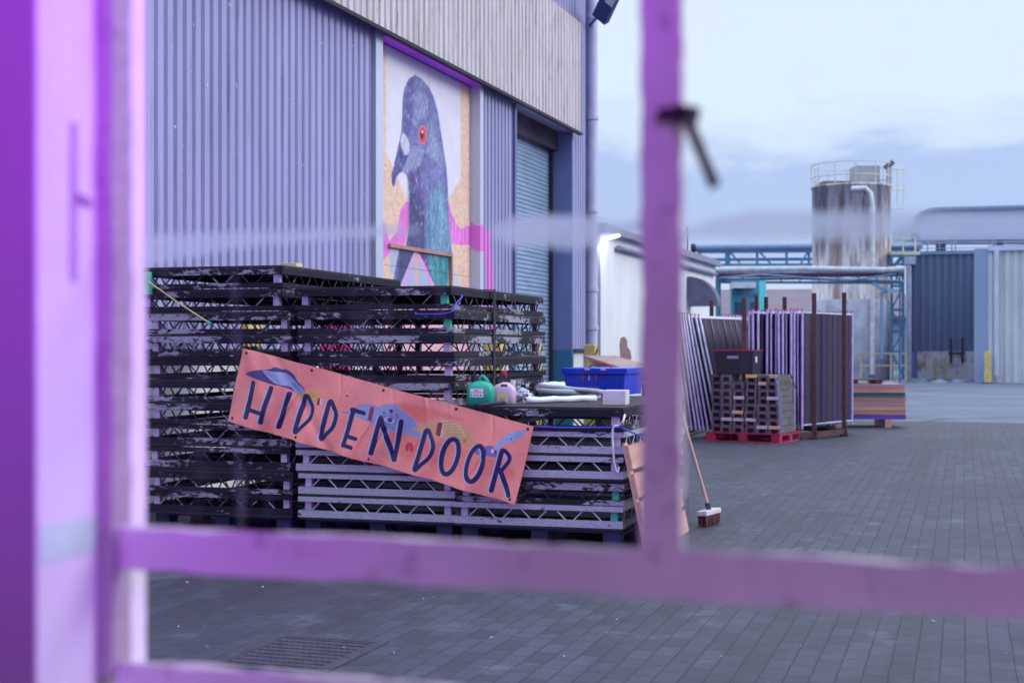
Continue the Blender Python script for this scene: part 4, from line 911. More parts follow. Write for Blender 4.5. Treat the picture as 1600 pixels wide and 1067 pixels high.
def fence_foot(x, y, z, tip=None, rz=0, label=None):
    o = fm.build('fence_foot', M['rubber'])
    tag(o, label or ('rubber fence foot with pale worn end in the red pallet stack' if tip else 'grey rubber fence foot stacked on the red pallet'), 'fence foot', 'rubber fence feet on the red pallet')
    m = Matrix.Translation(pc0) @ Matrix.Rotation(PA, 4, 'Z') @ Matrix.Translation((x, y, z)) @ Matrix.Rotation(rz, 4, 'Z'); o.matrix_world = m
    if tip: MB().box(.002, .170, -.012, .02, .060, .1085).build('end_block', tip, o, bevel=.004)
first_f = None
tips = {(1, 6): M['tip_pale'], (2, 3): M['tip_pale'], (2, 5): M['tip_orange'], (2, 6): M['tip_pale'], (3, 6): M['tip_pale'], (4, 1): M['tip_orange'], (5, 3): M['tip_pale'], (5, 7): M['tip_orange'], (5, 0): M['tip_orange'], (4, 7): M['tip_pale'], (3, 0): M['tip_yellow']}
for cI in range(6):
    for r_ in range(8):      # r_ = 0 top row
        if r_ == 0 and cI in (2,): continue
        x = -1.13 + .188 * cI + random.uniform(-.006, .006); lv = 7 - r_
        y = .06 + random.uniform(-.02, .02) + (.12 if cI == 0 else 0) + .008 * lv
        x -= .006 * lv * (cI - 2.5) / 5 * -1
        if cI == 5: x -= .012 * lv
        fence_foot(x, y, .1445 + lv * .1085, tips.get((cI, r_)), R(random.uniform(-1.2, 1.2)))
FT = .1445 + 8 * .1085
b = MB(); x_ = .03
sp_ = lambda x, y, z: Matrix.Translation(pc0) @ Matrix.Rotation(PA, 4, 'Z') @ Vector((x, y, z))
tag(MB().tube([sp_(-.09, .02, FT), sp_(-.02, .03, FT - .2), sp_(.03, .04, .15)], .008, 6).build('strap', pm('blue_strap', (.12, .22, .55), .5)), 'blue strap down the corner of the rubber feet stack', 'strap', 'straps on the fence feet')
tag(MB().tube([sp_(-.02, .62, FT), sp_(.08, .62, FT - .3), sp_(.09, .62, .15)], .008, 6).build('strap', M['dark']), 'dark strap down the far side of the rubber feet stack', 'strap', 'straps on the fence feet')
# black tote with red rim
tq = onD(1112, 597, 21.75); tb = thing('storage_tote', 'black storage tote with red rim standing on the fence feet', 'tote', (sp_(-1.06, .12, FT).x, sp_(-1.06, .12, FT).y, FT + .001), PA)
M['blackpl'] = pm('black_plastic', (.014, .012, .03), .4, var=.2)
b = MB(); b.add([(.02, .02, 0), (.60, .02, 0), (.60, .38, 0), (.02, .38, 0), (0, 0, .36), (.62, 0, .36), (.62, .40, .36), (0, .40, .36)], [(0, 3, 2, 1), (4, 5, 6, 7), (0, 1, 5, 4), (1, 2, 6, 5), (2, 3, 7, 6), (3, 0, 4, 7)]); b.build('body', M['blackpl'], tb, bevel=.01)
b = MB(); [b.box(-.012 + .107 * k, .075 + .107 * k, -.012, 0, .355, .375) for k in range(6)]; b.box(-.012, .632, 0, .41, .362, .372); b.build('rim', pm('crimson_rim', (.50, .01, .10), .4), tb)
MB().box(.20, .38, -.002, .008, .24, .28).build('sticker', pm('silver_sticker', (.30, .28, .42), .4, var=.4, scale=60), tb)
MB().box(.618, .625, .08, .15, .18, .27).build('label', pm('white_label_small', (.6, .6, .7), .5), tb)

# ------------------------------------------------------------------ timber pile on the right
tp0 = onZ(1394, 668); tpx = tp0
tm = thing('timber_pile', 'pile of thick timber boards, one green and one purple, on a pallet', 'timber pile', (tpx.x, tpx.y, 0), YAW - R(2))
cols = [('purple', S(92, 60, 160)), ('brown', (.36, .19, .16)), ('orange', (.52, .30, .18)), ('pinkish', (.34, .21, .23)), ('brown', (.40, .20, .15)), ('green', (.02, .13, .15)), ('orange', (.52, .25, .16)), ('pinkish', (.36, .20, .22))]
z = .145
for i, (nm, c_) in enumerate(cols):
    h = .079; MB().box(-2.2 + random.uniform(-.03, .03), .235 + random.uniform(-.02, .02), random.uniform(-.015, .01), .95, z, z + h - .004).build('board', pm('board_' + nm, c_, .6, var=.25, scale=9, stretch=(.2, 1, 2)), tm, bevel=.003); z += h
b = MB(); [b.box(x, x + .11, 0, .9, .0, .1445) for x in (-2.1, -1.0, -.12)]; b.build('bearer', pm('bearer_wood', (.45, .28, .2), .6), tm)
sp2 = thing('pallet', 'small dark brown pallet lying on top of the timber pile', 'pallet', (tpx.x, tpx.y, z), YAW - R(2))
MB().box(-1.2, -.15, .1, .7, .062, .08).build('top_board', M['brown'], sp2); b = MB(); [b.box(x, x + .12, .1, .7, 0, .0618) for x in (-1.2, -.7, -.27)]; b.build('block', M['brown'], sp2)

# ------------------------------------------------------------------ industrial background
DS = 64.
sc_ = onD(1330, HOR, DS); SR = 60 / F * DS; SH = CAMZ + (HOR - 292) / F * DS
def silo_mat():
    t = NT('rust_streaked_silo'); c0 = t.coord('Object', (1, 1, .10)); a = t.noise(c0, 1.1, 9, .70, .2); b = t.noise(t.coord('Object', (1, 1, .35)), 1.1, 7, .7)
    c = t.ramp(a, [(.34, (.17, .12, .14)), (.43, (.34, .26, .27)), (.47, (.50, .46, .50)), (.52, (.62, .60, .66)), (.56, (.32, .27, .30)), (.64, (.16, .13, .17))])
    c = t.mix(t.ramp(b, [(.54, 0), (.66, .6)]), c, (.58, .58, .66)); t.set(color=c, rough=.6); t.bump(a, .1, .02); return t.mat
so = thing('silo', 'tall rust-streaked cylindrical silo with railed top', 'silo', (sc_.x, sc_.y, 0))
MB().lathe([(SR + .02, 0), (SR + .02, 3.6), (SR, 3.61), (SR, SH - .1), (SR + .05, SH - .1), (SR + .05, SH), (0, SH)], n=48).build('tank', silo_mat(), so)
MB().lathe([(SR + .025, 0), (SR + .045, 0.02), (SR + .045, 3.55), (SR + .025, 3.58)], n=48).build('skirt', pm('silo_skirt', (.40, .42, .54), .6, var=.3, scale=1.2, dark=(.15, .13, .18)), so)
wr_ = pm('cream_rail', (.55, .56, .55), .5)
b = MB(); ra = SR + .03
for hz in (.38, .95):
    b.tube([(ra * math.cos(a), ra * math.sin(a), SH + hz) for a in np.linspace(0, 2 * math.pi, 33)], .024, 6)
for k in range(12): a = 2 * math.pi * k / 12 + .2; b.tube([(ra * math.cos(a), ra * math.sin(a), SH - .1), (ra * math.cos(a), ra * math.sin(a), SH + .95)], .022, 6)
b.build('railing', wr_, so)
rel = lambda x, y, dd=0: onD(x, y, DS + dd) - Vector((sc_.x, sc_.y, 0))
def rbox(mb, x0, x1, y0, y1, D, dep, name, mat, parent, org):
    a = onD(x0, y1, D) - org; c_ = onD(x1, y0, D) - org; pl = [Vector((a.x, a.y, a.z)), Vector((c_.x, c_.y, a.z)), Vector((c_.x, c_.y, c_.z)), Vector((a.x, a.y, c_.z))]
    return MB().prism(pl, FW * dep).build(name, mat, parent, bevel=0)
so_o = Vector((sc_.x, sc_.y, 0))
rbox(None, 1337, 1375, 259, 286, DS - .2, 1.2, 'cabinet', pm('grey_cabinet', (.34, .35, .38), .5, var=.2, scale=2), so, so_o)
rbox(None, 1286, 1330, 283, 292, DS - .3, 1.4, 'hatch', pm('brown_hatch', (.24, .10, .09), .6), so, so_o)
pts = [rel(1330, 295, -SR - .12), rel(1352, 294, -SR - .12), rel(1360, 302, -SR - .1), rel(1363, 320, -SR - .1), rel(1363, 585, -SR - .1)]
MB().tube([tuple(q) for q in pts], .11, 10).build('vent_pipe', pm('pale_pipe', (.56, .57, .62), .5), so)
# ladder with cage
b = MB()
for x in (1386, 1391): b.tube([rel(x, 255, -.6), rel(x, 428, -.6)], .035, 6)
for y in range(262, 428, 7): b.tube([rel(1386, y, -.6), rel(1391, y, -.6)], .02, 5)
b.build('ladder', pm('ladder_grey', (.4, .4, .42), .5), so)
b = MB(); yc = pm('yellow_cage', (.60, .58, .42), .5)
for y in (264, 296, 326): b.tube([rel(1391, y, -1.2), rel(1412, y, -1.0), rel(1412, y, .4), rel(1391, y, .3)], .035, 6)
for x, dd in ((1412, -1.0), (1412, .4), (1402, -1.1)): b.tube([rel(x, 262, dd), rel(x, 326, dd)], .02, 5)
b.build('ladder_cage', yc, so)
MB().bar(rel(1384, 262, -.4), rel(1394, 254, -.4), .5, .2).tube([rel(1386, 290, -.4), rel(1386, 262, -.4)], .04, 6).build('lamp', pm('lamp_green', (.03, .07, .08), .5), so)
# walkway at the side of the silo
wk = thing('walkway', 'yellow railed steel walkway between the silo and blue shed', 'walkway')
D2 = DS - 1
MB().bar(onD(1388, 397, D2), onD(1432, 397, D2), 1.2, .14).build('deck', yc, wk)
b = MB()
for x in (1390, 1411, 1430): b.tube([onD(x, 396, D2), onD(x, 370, D2)], .03, 6)
for y in (371, 383): b.tube([onD(1390, y, D2), onD(1432, y, D2)], .025, 6)
b.bar(onD(1386, 428, D2), onD(1412, 399, D2), .08, .16); b.build('railing', yc, wk)
M['teal_steel'] = pm('teal_steel', (.03, .13, .25), .5, var=.2)
lt_ = thing('lattice_tower', 'blue steel lattice tower beside the rusty silo', 'tower')
b = MB(); D3 = DS - 2.2
for x in (1393, 1411): 
    for dd in (0, 1.0): b.bar(onD(x, 400, D3 + dd), onD(x, 592, D3 + dd) * 1, .12)
ys_ = [400, 420, 447, 484, 518, 550, 586]
for i in range(len(ys_) - 1):
    for dd in (0, 1.0):
        b.bar(onD(1393, ys_[i], D3 + dd), onD(1411, ys_[i], D3 + dd), .12); b.bar(onD(1393 if i % 2 else 1411, ys_[i], D3 + dd), onD(1411 if i % 2 else 1393, ys_[i + 1], D3 + dd), .06)
b.build('lattice', M['teal_steel'], lt_)
b = MB(); D3 = DS - 3.4
for x in (1345, 1392, 1416): b.bar(onD(x, 552, D3), onD(x, 594, D3), .08)
for y in (552, 571): b.bar(onD(1337, y, D3), onD(1416, y, D3), .06)
tag(b.build('guard_rail', pm('faded_yellow_rail', (.42, .38, .26), .6)), 'faded yellow guard rail at the foot of the silo', 'railing')
# pipe bridges
pb = thing('pipe_bridge', 'blue truss bridge carrying a thick pipe behind the silo', 'pipe bridge'); D4 = 72.
M['bluegrey'] = pm('blue_grey_pipe', (.16, .25, .42), .45, var=.15)
MB().tube([onD(1084, 388, D4), onD(1440, 384, D4)], .19, 12).build('pipe', M['bluegrey'], pb)
MB().tube([onD(1080, 388, D4 - .1), onD(1086, 388, D4 - .1)], .24, 10).build('pipe_end', M['dark'], pb)
b = MB(); st_ = pm('truss_blue', (.06, .20, .38), .5)
b.bar(onD(1090, 394, D4), onD(1430, 392, D4), .2, .12); b.bar(onD(1090, 414, D4), onD(1430, 413, D4), .2, .12)
for x in (1135, 1139, 1183, 1229, 1264): b.bar(onD(x, 394, D4), onD(x, 415, D4), .12)
for x0, x1 in ((1092, 1104), (1141, 1158), (1187, 1206), (1262, 1250)): b.bar(onD(x0, 394, D4), onD(x1, 414, D4), .08)
b.bar(onD(1100, 406, D4 + 1), onD(1270, 405, D4 + 1), .15)
b.build('truss', st_, pb)
pb2 = thing('pipe_rack', 'lower rack of pale and dark pipes passing in front of the silo', 'pipe rack'); D5 = 58.
MB().tube([onD(1116, 422, D5), onD(1250, 420, D5), onD(1380, 422, D5), onD(1412, 420, D5)], .12, 10).build('pipe', pm('pale_grey_pipe', (.44, .48, .54), .5), pb2)
MB().tube([onD(1118, 430, D5 + .3), onD(1412, 428, D5 + .3)], .11, 10).build('pipe', pm('maroon_pipe', (.10, .05, .12), .6), pb2)
MB().tube([onD(1118, 437, D5 + .5), onD(1250, 435, D5 + .5), onD(1412, 440, D5 + .5)], .06, 8).tube([onD(1124, 434, D5), onD(1190, 429, D5 - .2), onD(1262, 434, D5), onD(1330, 438, D5), onD(1400, 428, D5)], .04, 8).build('pipe', M['bluegrey'], pb2)
b = MB(); b.bar(onD(1118, 425, D5), Vector((onD(1118, 425, D5).x, onD(1118, 425, D5).y, 0)), .2); b.bar(onD(1124, 425, D5 + 1.2), Vector((onD(1124, 425, D5 + 1.2).x, onD(1124, 425, D5 + 1.2).y, 0)), .12)
b.bar(onD(1406, 425, D5), Vector((onD(1406, 425, D5).x, onD(1406, 425, D5).y, 0)), .07)
for x in range(1130, 1410, 30): b.bar(onD(x, 424, D5 + .2), onD(x, 440, D5 + .2), .05)
b.bar(onD(1118, 441, D5 + .2), onD(1410, 442, D5 + .2), .10); b.build('rack_frame', M['teal_steel'], pb2)
MB().bar(onD(1364, 443, D5 - .3), onD(1384, 455, D5 - .5), .15).bar(onD(1384, 455, D5 - .5), onD(1402, 454, D5 - .3), .15).tube([onD(1378, 456, D5 - .4), onD(1378, 560, D5 - .4)], .07, 6).build('bracket', M['bluegrey'], pb2)
# teal kiosk tower
D6 = 50.
tk = thing('teal_building', 'teal clad plant building with white canopy behind the panels', 'building'); o0 = Vector((0, 0, 0))
tea = pm('teal_cladding', (.015, .26, .36), .5, var=.12, scale=1)
a = onD(1143, 438, D6); c_ = onD(1186, 438, D6); gz = lambda v: Vector((v.x, v.y, 0))
MB().prism([gz(a), gz(c_), c_, a], FW * 3 + RT * .4).build('wall', tea, tk)
a = onD(1186, 438, D6 + .02); c_ = onD(1197, 438, D6 + .9); MB().prism([gz(a), gz(c_), c_, a], FW * 2).build('side_wall', pm('pale_teal', (.06, .40, .50), .5), tk)
rbox(None, 1147, 1181, 441, 450, D6 - .8, .7, 'canopy', pm('canopy_white', (.52, .55, .66), .5), tk, o0)
rbox(None, 1149, 1178, 450.5, 453, D6 - .5, .48, 'canopy_shadow_strip', M['dark'], tk, o0)
for x0, x1 in ((1148, 1154), (1156, 1163), (1173, 1178)): rbox(None, x0, x1, 472, 492, D6 - .03, .02, 'window', pm('dark_window', (.02, .03, .10), .2), tk, o0)
rbox(None, 1143, 1186, 459.5, 460.5, D6 - .05, .04, 'trim', M['teal_steel'], tk, o0)
# far brown-grey roofed shed
D7 = 95.
fs_ = thing('far_shed', 'long low shed with dull brown roof behind the teal building', 'shed')
a = onD(1040, 498, D7); c_ = onD(1420, 498, D7); MB().prism([gz(a), gz(c_), c_, a], FW * 14).build('wall', pm('far_wall', (.26, .28, .40), .7), fs_)
a = onD(1030, 498, D7 - .6); c_ = onD(1430, 498, D7 - .6); d_ = onD(1410, 455, D7 + 7); e_ = onD(1120, 457, D7 + 7)
b = MB(); b.prism([a, c_, d_, e_], Vector((0, 0, .2))); b.build('roof', pm('brown_grey_roof', (.16, .13, .18), .8, var=.15, scale=.5), fs_)
# distant warehouses closing the horizon
for x0, x1, yt, D, lab in ((-300, 700, 470, 180, 'long grey warehouse on the far skyline to the left'), (1380, 2300, 500, 170, 'long grey warehouse on the far skyline to the right')):
    a = onD(x0, yt, D); c_ = onD(x1, yt, D); w_ = thing('distant_warehouse', lab, 'warehouse'); MB().prism([gz(a), gz(c_), c_, a], FW * 20).build('wall', pm('distant_wall', (.2, .23, .34), .8), w_)
# blue shed
YB = onZ(1430, 592.5).y
bs = thing('blue_shed', 'dark blue corrugated shed on a stained concrete plinth', 'shed')
bx0 = onY(1416, 545, YB).x; bx1 = onY(1541, 545, YB).x; bx2 = onY(1547, 545, YB).x; zt = onY(1500, 397, YB).z; zp = onY(1480, 549, YB).z
def corrX(mb, Y, x0, x1, z0, z1, pitch, dep):
    v = []; f = []; x = x0; P_ = []
    while x < x1:
        for q, o in ((0, 0), (.5, 0), (.62, dep), (.88, dep)): P_.append((x + q * pitch, Y + o))
        x += pitch
    P_ = [q for q in P_ if q[0] <= x1]
    for i, (xx, yy) in enumerate(P_):
        v += [(xx, yy, z0), (xx, yy, z1)]
        if i: f.append((2 * i - 2, 2 * i, 2 * i + 1, 2 * i - 1))
    mb.add(v, f)
b = MB(); corrX(b, YB, bx0, bx1, zp, zt, .33, .06); b.build('cladding', cladding_mat('navy_cladding', (.095, .135, .25), False), bs)
MB().box(bx0, bx1, YB + .08, YB + 14, 0, zt - .01).build('body', M['trim_blue'], bs)
pl_ = NT('stained_plinth'); v_ = pl_.coord('Object', (1, 1, .7)); n_2 = pl_.noise(v_, .9, 8, .7); c = pl_.ramp(n_2, [(.35, (.50, .54, .62)), (.53, (.42, .45, .52)), (.62, (.24, .18, .17)), (.76, (.08, .06, .07))]); pl_.set(color=c, rough=.8)
MB().box(bx0 + .5, bx1 - .1, YB - .25, YB + .08, 0, zp).build('plinth', pl_.mat, bs)
MB().box(bx0 - .1, bx1, YB - .1, YB + .3, zt, zt + .16).build('gutter', M['bluegrey'], bs)
dx = onY(1420, 545, YB - .3).x; MB().tube([(dx, YB - .3, 0), (dx, YB - .3, zt - .4)], .13, 10).box(dx - .3, dx + .3, YB - .5, YB - .1, zt - .45, zt - .05).build('downpipe', pm('shed_pipe', (.40, .46, .60), .5), bs)
b = MB()
for x in (1461, 1476, 1525): xx = onY(x, 545, YB - .6).x; b.tube([(xx, YB - .6, 0), (xx, YB - .6, 1.0)], .05, 6)
b.tube([(onY(1461, 545, YB - .6).x, YB - .6, .4), (onY(1476, 545, YB - .6).x, YB - .6, .4)], .04, 6); tag(b.build('guard_rail', pm('dull_yellow', (.45, .34, .14), .6)), 'short dull yellow guard rail before the blue shed plinth', 'railing')
b = MB()
for x in (1486, 1504): xx = onY(x, 545, YB - .3).x; b.tube([(xx, YB - .4, .75), (xx, YB - .4, 1.9)], .05, 6)
b.tube([(onY(1482, 545, YB).x, YB - .4, 1.2), (onY(1508, 545, YB).x, YB - .4, 1.2)], .06, 6); b.build('pipework', M['dark'], bs)
# pale shed
YP = onZ(1580, 598.5).y
ps = thing('pale_shed', 'pale blue corrugated shed at the right edge', 'shed'); px0 = onY(1544, 545, YP).x; pz = onY(1580, 391.5, YP).z
b = MB(); corrX(b, YP, px0, px0 + 14, 0, pz, .33, .07); b.build('cladding', cladding_mat('pale_cladding', (.52, .57, .62), False), ps)
MB().box(px0, px0 + 14, YP + .09, YP + 12, 0, pz - .01).build('body', M['trim'], ps)
MB().box(px0 - .02, px0 + 14, YP - .12, YP + .3, pz, pz + .22).build('gutter', M['trim'], ps)
MB().box(px0 - .55, px0, YP - .02, YP + .3, 0, pz + .1).build('corner_panel', pm('shed_corner', (.24, .32, .50), .5, var=.05, scale=.5), ps)
xx = onY(1557, 545, YP - .2).x; MB().tube([(xx, YP - .16, .3), (xx, YP - .16, pz)], .1, 8).build('downpipe', M['trim'], ps)
q = onY(1543, 549, YP - .6); bo_ = thing('bollard', 'pale yellow post at the corner between the two sheds', 'bollard'); MB().box(q.x - .13, q.x + .13, q.y - .12, q.y + .12, 0, q.z).build('post', M['yellow'], bo_, bevel=.03); MB().box(q.x - .2, q.x + .2, q.y - .2, q.y + .2, 0, .03).build('base_plate', M['dark'], bo_)
# roof rails, machinery and big duct above the sheds
b = MB(); DR = 66.
for y in (374.5, 380, 388.5): b.tube([onD(1432, y, DR), onD(1660, y - 3, DR)], .022, 6)
for x in (1438, 1449, 1468, 1487, 1493, 1551, 1555, 1612): b.tube([onD(x, 366, DR), onD(x, 396, DR)], .03 if x % 2 else .022, 6)
tag(b.build('roof_railing', pm('grey_rail', (.22, .27, .40), .5)), 'thin grey railing along the shed roofs', 'railing')
du = thing('elevated_tank', 'pale blue raised tank with rounded end on legs above the sheds', 'tank'); DD = 74.
pl_ = [onD(x, y, DD) for x, y in ((1426, 374), (1426, 352), (1431, 342), (1440, 334), (1452, 329), (1466, 327), (1700, 321), (1700, 373))]
MB().prism(pl_, FW * 4).build('vessel', pm('vessel_blue', (.27, .37, .56), .5, var=.08, scale=.6), du)
MB().tube([onD(x, y, DD - .1) for x, y in ((1431, 343), (1440, 335), (1452, 330), (1466, 328), (1700, 322))], .15, 8).build('rim_pipe', pm('rim_blue', (.10, .16, .29), .5), du)
for x in (1470, 1560, 1640): q = onD(x, 374, DD + 1); MB().box(q.x - .25, q.x + .25, q.y - .25, q.y + .25, 0, q.z).build('leg', pm('tank_leg', (.05, .07, .13), .6), du)
MB().box(-.2, .2, -.2, .2, -.6, .5).build('outlet', pm('tank_outlet', (.05, .07, .13), .6), du, loc=onD(1430, 378, DD))
# debris on the far concrete
b = MB(); rr = random.Random(9)
for k in range(60):
    q = onZ(rr.uniform(1340, 1560), rr.uniform(592, 598)); s_ = rr.uniform(.05, .25); b.box(q.x - s_, q.x + s_, q.y - s_, q.y + s_, -.003, rr.uniform(.02, .08))
tag(b.build('rubble', pm('pale_rubble', (.40, .44, .55), .8)), 'scattered pale rubble at the foot of the far sheds', 'rubble', kind='stuff')
# small litter on the paving
b = MB(); rr = random.Random(12)
for k in range(60):
    q = onZ(rr.uniform(240, 1590), rr.uniform(700, 1040)); s_ = rr.uniform(.002, .007); a = rr.uniform(0, 3)
    b.bar(q + Vector((0, 0, .004)), q + Vector((s_ * 2.5 * math.cos(a), s_ * 2.5 * math.sin(a), .006)), s_, .004)
tag(b.build('litter', pm('pale_litter', (.5, .5, .58), .7, var=.5)), 'tiny pale specks of litter on the paving', 'litter', kind='stuff')

# ------------------------------------------------------------------ the room and window we look through
YW = 1.55
def frame_mat(name, col, peel=.62):
    t = NT(name); v = t.coord('Object'); a = t.noise(v, 22, 8, .7); b_ = t.noise(v, 6, 4); c = t.ramp(b_, [(.3, tuple(x * .85 for x in col)), (.7, col)])
    c = t.mix(t.ramp(a, [(peel, 0), (peel + .10, .7)]), c, (.24, .16, .20)); t.set(color=c, rough=.5); t.bump(a, .5, .004); return t.mat
M['wframe'] = frame_mat('old_white_frame_paint', (.66, .60, .68), .575); M['lining'] = frame_mat('white_lining_paint', (.66, .64, .74), .70); M['jamb'] = frame_mat('outer_jamb_paint', (.78, .70, .86), .66)
M['stile'] = frame_mat('dark_stile_paint', (.34, .28, .36), .56)  # stile has a darker paint tone than the rest of the frame
M['inwall'] = pm('indoor_plaster', (.30, .26, .32), .8, var=.08, scale=2)
def wobble_bar(x0, x1, y0, y1, z0, z1, axis, name, mat, parent, amp=.0035, seed=0):
    """box with many cross sections whose old painted edges wander"""
    n = 90; b = MB(); rs = random.Random(seed); vs = []; fs = []
    corners = {'z': [(x0, y0), (x1, y0), (x1, y1), (x0, y1)], 'x': [(y0, z0), (y1, z0), (y1, z1), (y0, z1)]}[axis]; lo, hi = (z0, z1) if axis == 'z' else (x0, x1)
    off = [[0, 0] for _ in range(4)]
    for i in range(n + 1):
        s_ = lo + (hi - lo) * i / n
        for k, (a, c_) in enumerate(corners):
            off[k] = [off[k][0] * .6 + rs.gauss(0, amp * .55), off[k][1] * .6 + rs.gauss(0, amp * .55)]
            q = (a + off[k][0], c_ + off[k][1]); vs.append((q[0], q[1], s_) if axis == 'z' else (s_, q[0], q[1]))
    for i in range(n):
        for k in range(4):
            f = (i * 4 + k, i * 4 + (k + 1) % 4, (i + 1) * 4 + (k + 1) % 4, (i + 1) * 4 + k); fs.append(f if axis == 'z' else f)
    fs += [(3, 2, 1, 0), tuple(n * 4 + k for k in range(4))]; b.add(vs, fs); return b.build(name, mat, parent)
win = thing('window', 'old white painted window frame close to the camera lit purple', 'window')
XL, XR, ZS, ZH = -1.0715, 1.30, .985, 2.35
xm0 = onY(1001, 545, YW).x; xm1 = onY(1065, 545, YW).x
z_r1 = onY(230, 823, YW).z; z_r0 = (onY(230, 899, YW).z + onY(1600, 957, YW).z) / 2; z_b = onY(230, 1036, YW).z
fr = wobble_bar(XL - .002, onY(184, 545, YW).x, YW - .012, YW + .03, ZS, ZH, 'z', 'stile', M['stile'], win, .0015, 1)
wobble_bar(onY(184, 545, YW).x, XR, YW, YW + .012, z_r0, z_r1, 'x', 'transom', M['wframe'], win, .0022, 2)
wobble_bar(xm0, xm1, YW, YW + .012, z_r1 - .004, ZH - .04, 'z', 'mullion', M['wframe'], win, .0016, 3)
wobble_bar(.42, .467, YW, YW + .012, z_r1 - .004, ZH - .04, 'z', 'mullion', M['wframe'], win, .0016, 4)
wobble_bar(onY(184, 545, YW).x, XR, YW - .002, YW + .013, ZS - .02, z_b, 'x', 'bottom_rail', M['wframe'], win, .0022, 5)
wobble_bar(onY(184, 545, YW).x, XR, YW - .002, YW + .013, ZH - .04, ZH + .01, 'x', 'top_rail', M['wframe'], win, .002, 6)
wobble_bar(XR - .03, XR + .0, YW - .004, YW + .034, ZS, ZH, 'z', 'stile', M['wframe'], win, .001, 7)
# outer jamb and inner lining boards
xo = onY(181, 545, YW + .03).x
MB().box(xo - .05, xo, YW + .0305, onX(228, 545, xo).y, ZS - .05, ZH + .05).build('outer_jamb', M['jamb'], win)
Yi = onX(58, 545, XL).y
ln = MB().box(XL - .004, XL, Yi, YW - .0125, ZS - .02, ZH + .05).build('lining', M['lining'], win)
gp = [onX(109, 192, XL).y, onX(120, 192, XL).y]
MB().box(XL, XL + .0015, gp[0], gp[1], onX(114, 440, XL).z, onX(114, 192, XL).z).build('hinge_leaf', pm('hinge_mauve', (.36, .22, .44), .5), ln)
q0 = onX(122, 308, XL + .003); q1 = onX(142, 318, XL + .003); MB().bar(q0, q1, .004, .010).build('hinge_pin', pm('pin_mauve', (.30, .16, .38), .5), ln)
MB().box(XL + .0002, XL + .0012, onX(62, 840, XL).y, onX(150, 840, XL).y, onX(100, 872, XL).z, onX(100, 815, XL).z).build('tape', pm('greenish_tape', (.42, .62, .55), .6), ln)
MB().box(XL - .03, XR + .1, Yi - .03, YW - .0025, ZS - .05, ZS - .021).build('sill_board', M['lining'], win)
MB().box(XL - .03, XR + .1, YW + .031, YW + .12, ZS - .07, ZS - .025).build('outer_sill', M['wframe'], win)
# latch: stub on the mullion and hanging stay
hm = pm('old_brass_stay', (.03, .008, .035), .6, .1)
s0 = onY(1030, 180, YW - .015); s1 = onY(1084, 180, YW - .03); s2 = onY(1078, 196, YW - .035); s3 = onY(1117, 291, YW - .045)
st = MB().bar(s0, onY(1062, 176, YW - .015), .022, .012).bar(onY(1058, 176, YW - .018), onY(1088, 180, YW - .03), .014, .018).build('stay_bracket', hm, win, bevel=.002)
MB().tube([s2 + Vector((-.004, 0, .01)), s2, s2.lerp(s3, .5), s3], [.007, .0065, .006, .0065], 10).build('stay_arm', hm, win)
# glass
def glass_mat():
    t = NT('dusty_glass'); t.t.nodes.remove(t.b)
    tr = t.n('ShaderNodeBsdfTransparent'); gl = t.n('ShaderNodeBsdfGlossy'); gl.inputs['Roughness'].default_value = .02; df = t.n('ShaderNodeBsdfDiffuse'); df.inputs[0].default_value = (.7, .7, .8, 1); tl = t.n('ShaderNodeBsdfTranslucent'); tl.inputs[0].default_value = (.7, .7, .8, 1)
    ad = t.n('ShaderNodeMixShader'); ad.inputs[0].default_value = .5; t.l(df.outputs[0], ad.inputs[1]); t.l(tl.outputs[0], ad.inputs[2])
    c0 = t.coord('Object'); a = t.noise(c0, 9, 6, .7); s_ = t.noise(t.coord('Object', (14, 1, 2.2)), 1.6, 4, .6); k = t.math('ADD', t.ramp(a, [(.56, .0), (.8, .12)]), t.ramp(s_, [(.64, 0), (.80, .26)]))
    k = t.math('ADD', k, .001)
    m1 = t.n('ShaderNodeMixShader'); t.l(k, m1.inputs[0]); t.l(tr.outputs[0], m1.inputs[1]); t.l(ad.outputs[0], m1.inputs[2])
    m2 = t.n('ShaderNodeMixShader'); m2.inputs[0].default_value = .008; t.l(m1.outputs[0], m2.inputs[1]); t.l(gl.outputs[0], m2.inputs[2]); t.l(m2.outputs[0], t.out.inputs[0]); return t.mat
gm = glass_mat(); xg = onY(184, 545, YW).x
for (a, c_, z0, z1) in ((xg, xm0, z_r1, ZH - .04), (xm1, .42, z_r1, ZH - .04), (.467, XR - .03, z_r1, ZH - .04), (xg, XR - .03, z_b, z_r0)):
    g = MB(); g.add([(a - .004, YW + .008, z0 - .004), (c_ + .004, YW + .008, z0 - .004), (c_ + .004, YW + .008, z1 + .004), (a - .004, YW + .008, z1 + .004)], [(0, 1, 2, 3)]); g.build('pane', gm, win)
# torn strips of milky tape across the upper panes
def tape_mat(name, op):
    t = NT(name); t.t.nodes.remove(t.b); tr = t.n('ShaderNodeBsdfTransparent'); df = t.n('ShaderNodeBsdfDiffuse'); df.inputs[0].default_value = (.50, .52, .70, 1); tl = t.n('ShaderNodeBsdfTranslucent'); tl.inputs[0].default_value = (.66, .72, .90, 1)
    ad = t.n('ShaderNodeMixShader'); ad.inputs[0].default_value = .88; t.l(df.outputs[0], ad.inputs[1]); t.l(tl.outputs[0], ad.inputs[2]); a = t.noise(t.coord('Object', (1, 1, 4)), 16, 5); k = t.ramp(a, [(.25, op * .75), (.7, min(1, op * 1.1))])
    m = t.n('ShaderNodeMixShader'); t.l(k, m.inputs[0]); t.l(tr.outputs[0], m.inputs[1]); t.l(ad.outputs[0], m.inputs[2]); t.l(m.outputs[0], t.out.inputs[0]); return t.mat
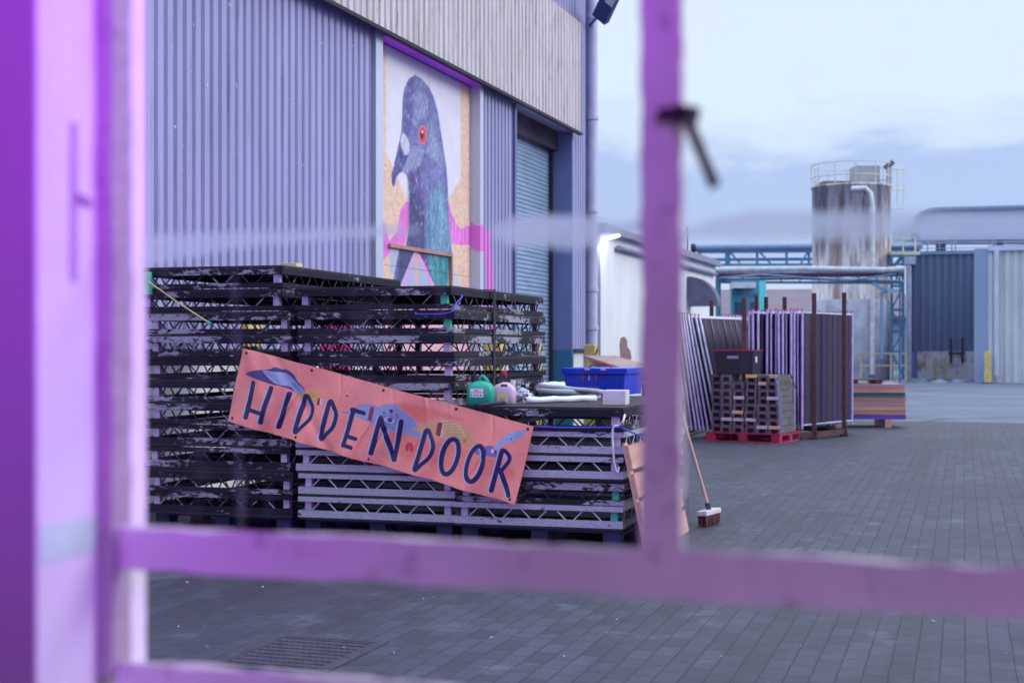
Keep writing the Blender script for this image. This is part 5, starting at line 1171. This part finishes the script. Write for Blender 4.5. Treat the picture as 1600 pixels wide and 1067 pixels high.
def tape(pts, op, seed):
    rs = random.Random(seed); b = MB(); vs = []; fs = []; n = 40; X_ = np.linspace(pts[0][0], pts[-1][0], n)
    c = np.interp(X_, [p[0] for p in pts], [p[1] for p in pts]); h = np.interp(X_, [p[0] for p in pts], [p[2] for p in pts])
    for i in range(n):
        a = onY(X_[i], c[i] - h[i] + rs.uniform(-2, 2), YW + .0055); d_ = onY(X_[i], c[i] + h[i] + rs.uniform(-2, 2), YW + .0055); vs += [a, d_]
        if i: fs.append((2 * i - 2, 2 * i - 1, 2 * i + 1, 2 * i))
    b.add(vs, fs); b.build('tape_strip', tape_mat('milky_tape', op), win)
tape([(225, 392, 24), (340, 378, 15), (480, 368, 9), (600, 361, 8), (655, 360, 3)], .72, 1)
tape([(770, 362, 8), (800, 362, 24), (900, 362, 27), (960, 358, 12), (1003, 352, 8)], .85, 2)
tape([(1064, 368, 6), (1110, 358, 14), (1170, 352, 22), (1420, 352, 23), (1560, 352, 20), (1700, 350, 18)], .80, 3)
# walls around the window
wl_ = thing('interior_wall', 'plain indoor wall left of the window washed in purple light', 'wall')
b = MB(); b.box(-3.2, XL - .0045, Yi, 1.605, 0, 2.9); b.box(XL - .0045, XR + .1, Yi, 1.605, 0, ZS - .075); b.box(XL - .0045, XR + .1, Yi, 1.605, ZH + .055, 2.9); b.box(XR + .1, 2.6, Yi, 1.605, 0, 2.9); b.build('plaster', M['inwall'], wl_)
tag(MB().box(-3.2, 2.6, -3.5, Yi - .001, -.05, .012).build('floor', M['inwall']), kind='structure')
tag(MB().box(-3.2, 2.6, -3.5, Yi - .001, 2.9, 3.0).build('ceiling', M['inwall']), kind='structure')
sw = tag(MB().box(-3.3, -3.2, -3.5, 1.75, 0, 3.0).build('side_wall', M['inwall']), 'plain side wall of the room left of the window', 'wall')
tag(MB().box(2.6, 2.7, -3.5, 1.75, 0, 3.0).build('side_wall', M['inwall']), 'plain side wall of the room right of the window', 'wall')
tag(MB().box(-3.2, 2.6, -3.6, -3.5, 0, 2.9).build('back_wall', M['inwall']), 'plain back wall of the room behind the camera', 'wall')
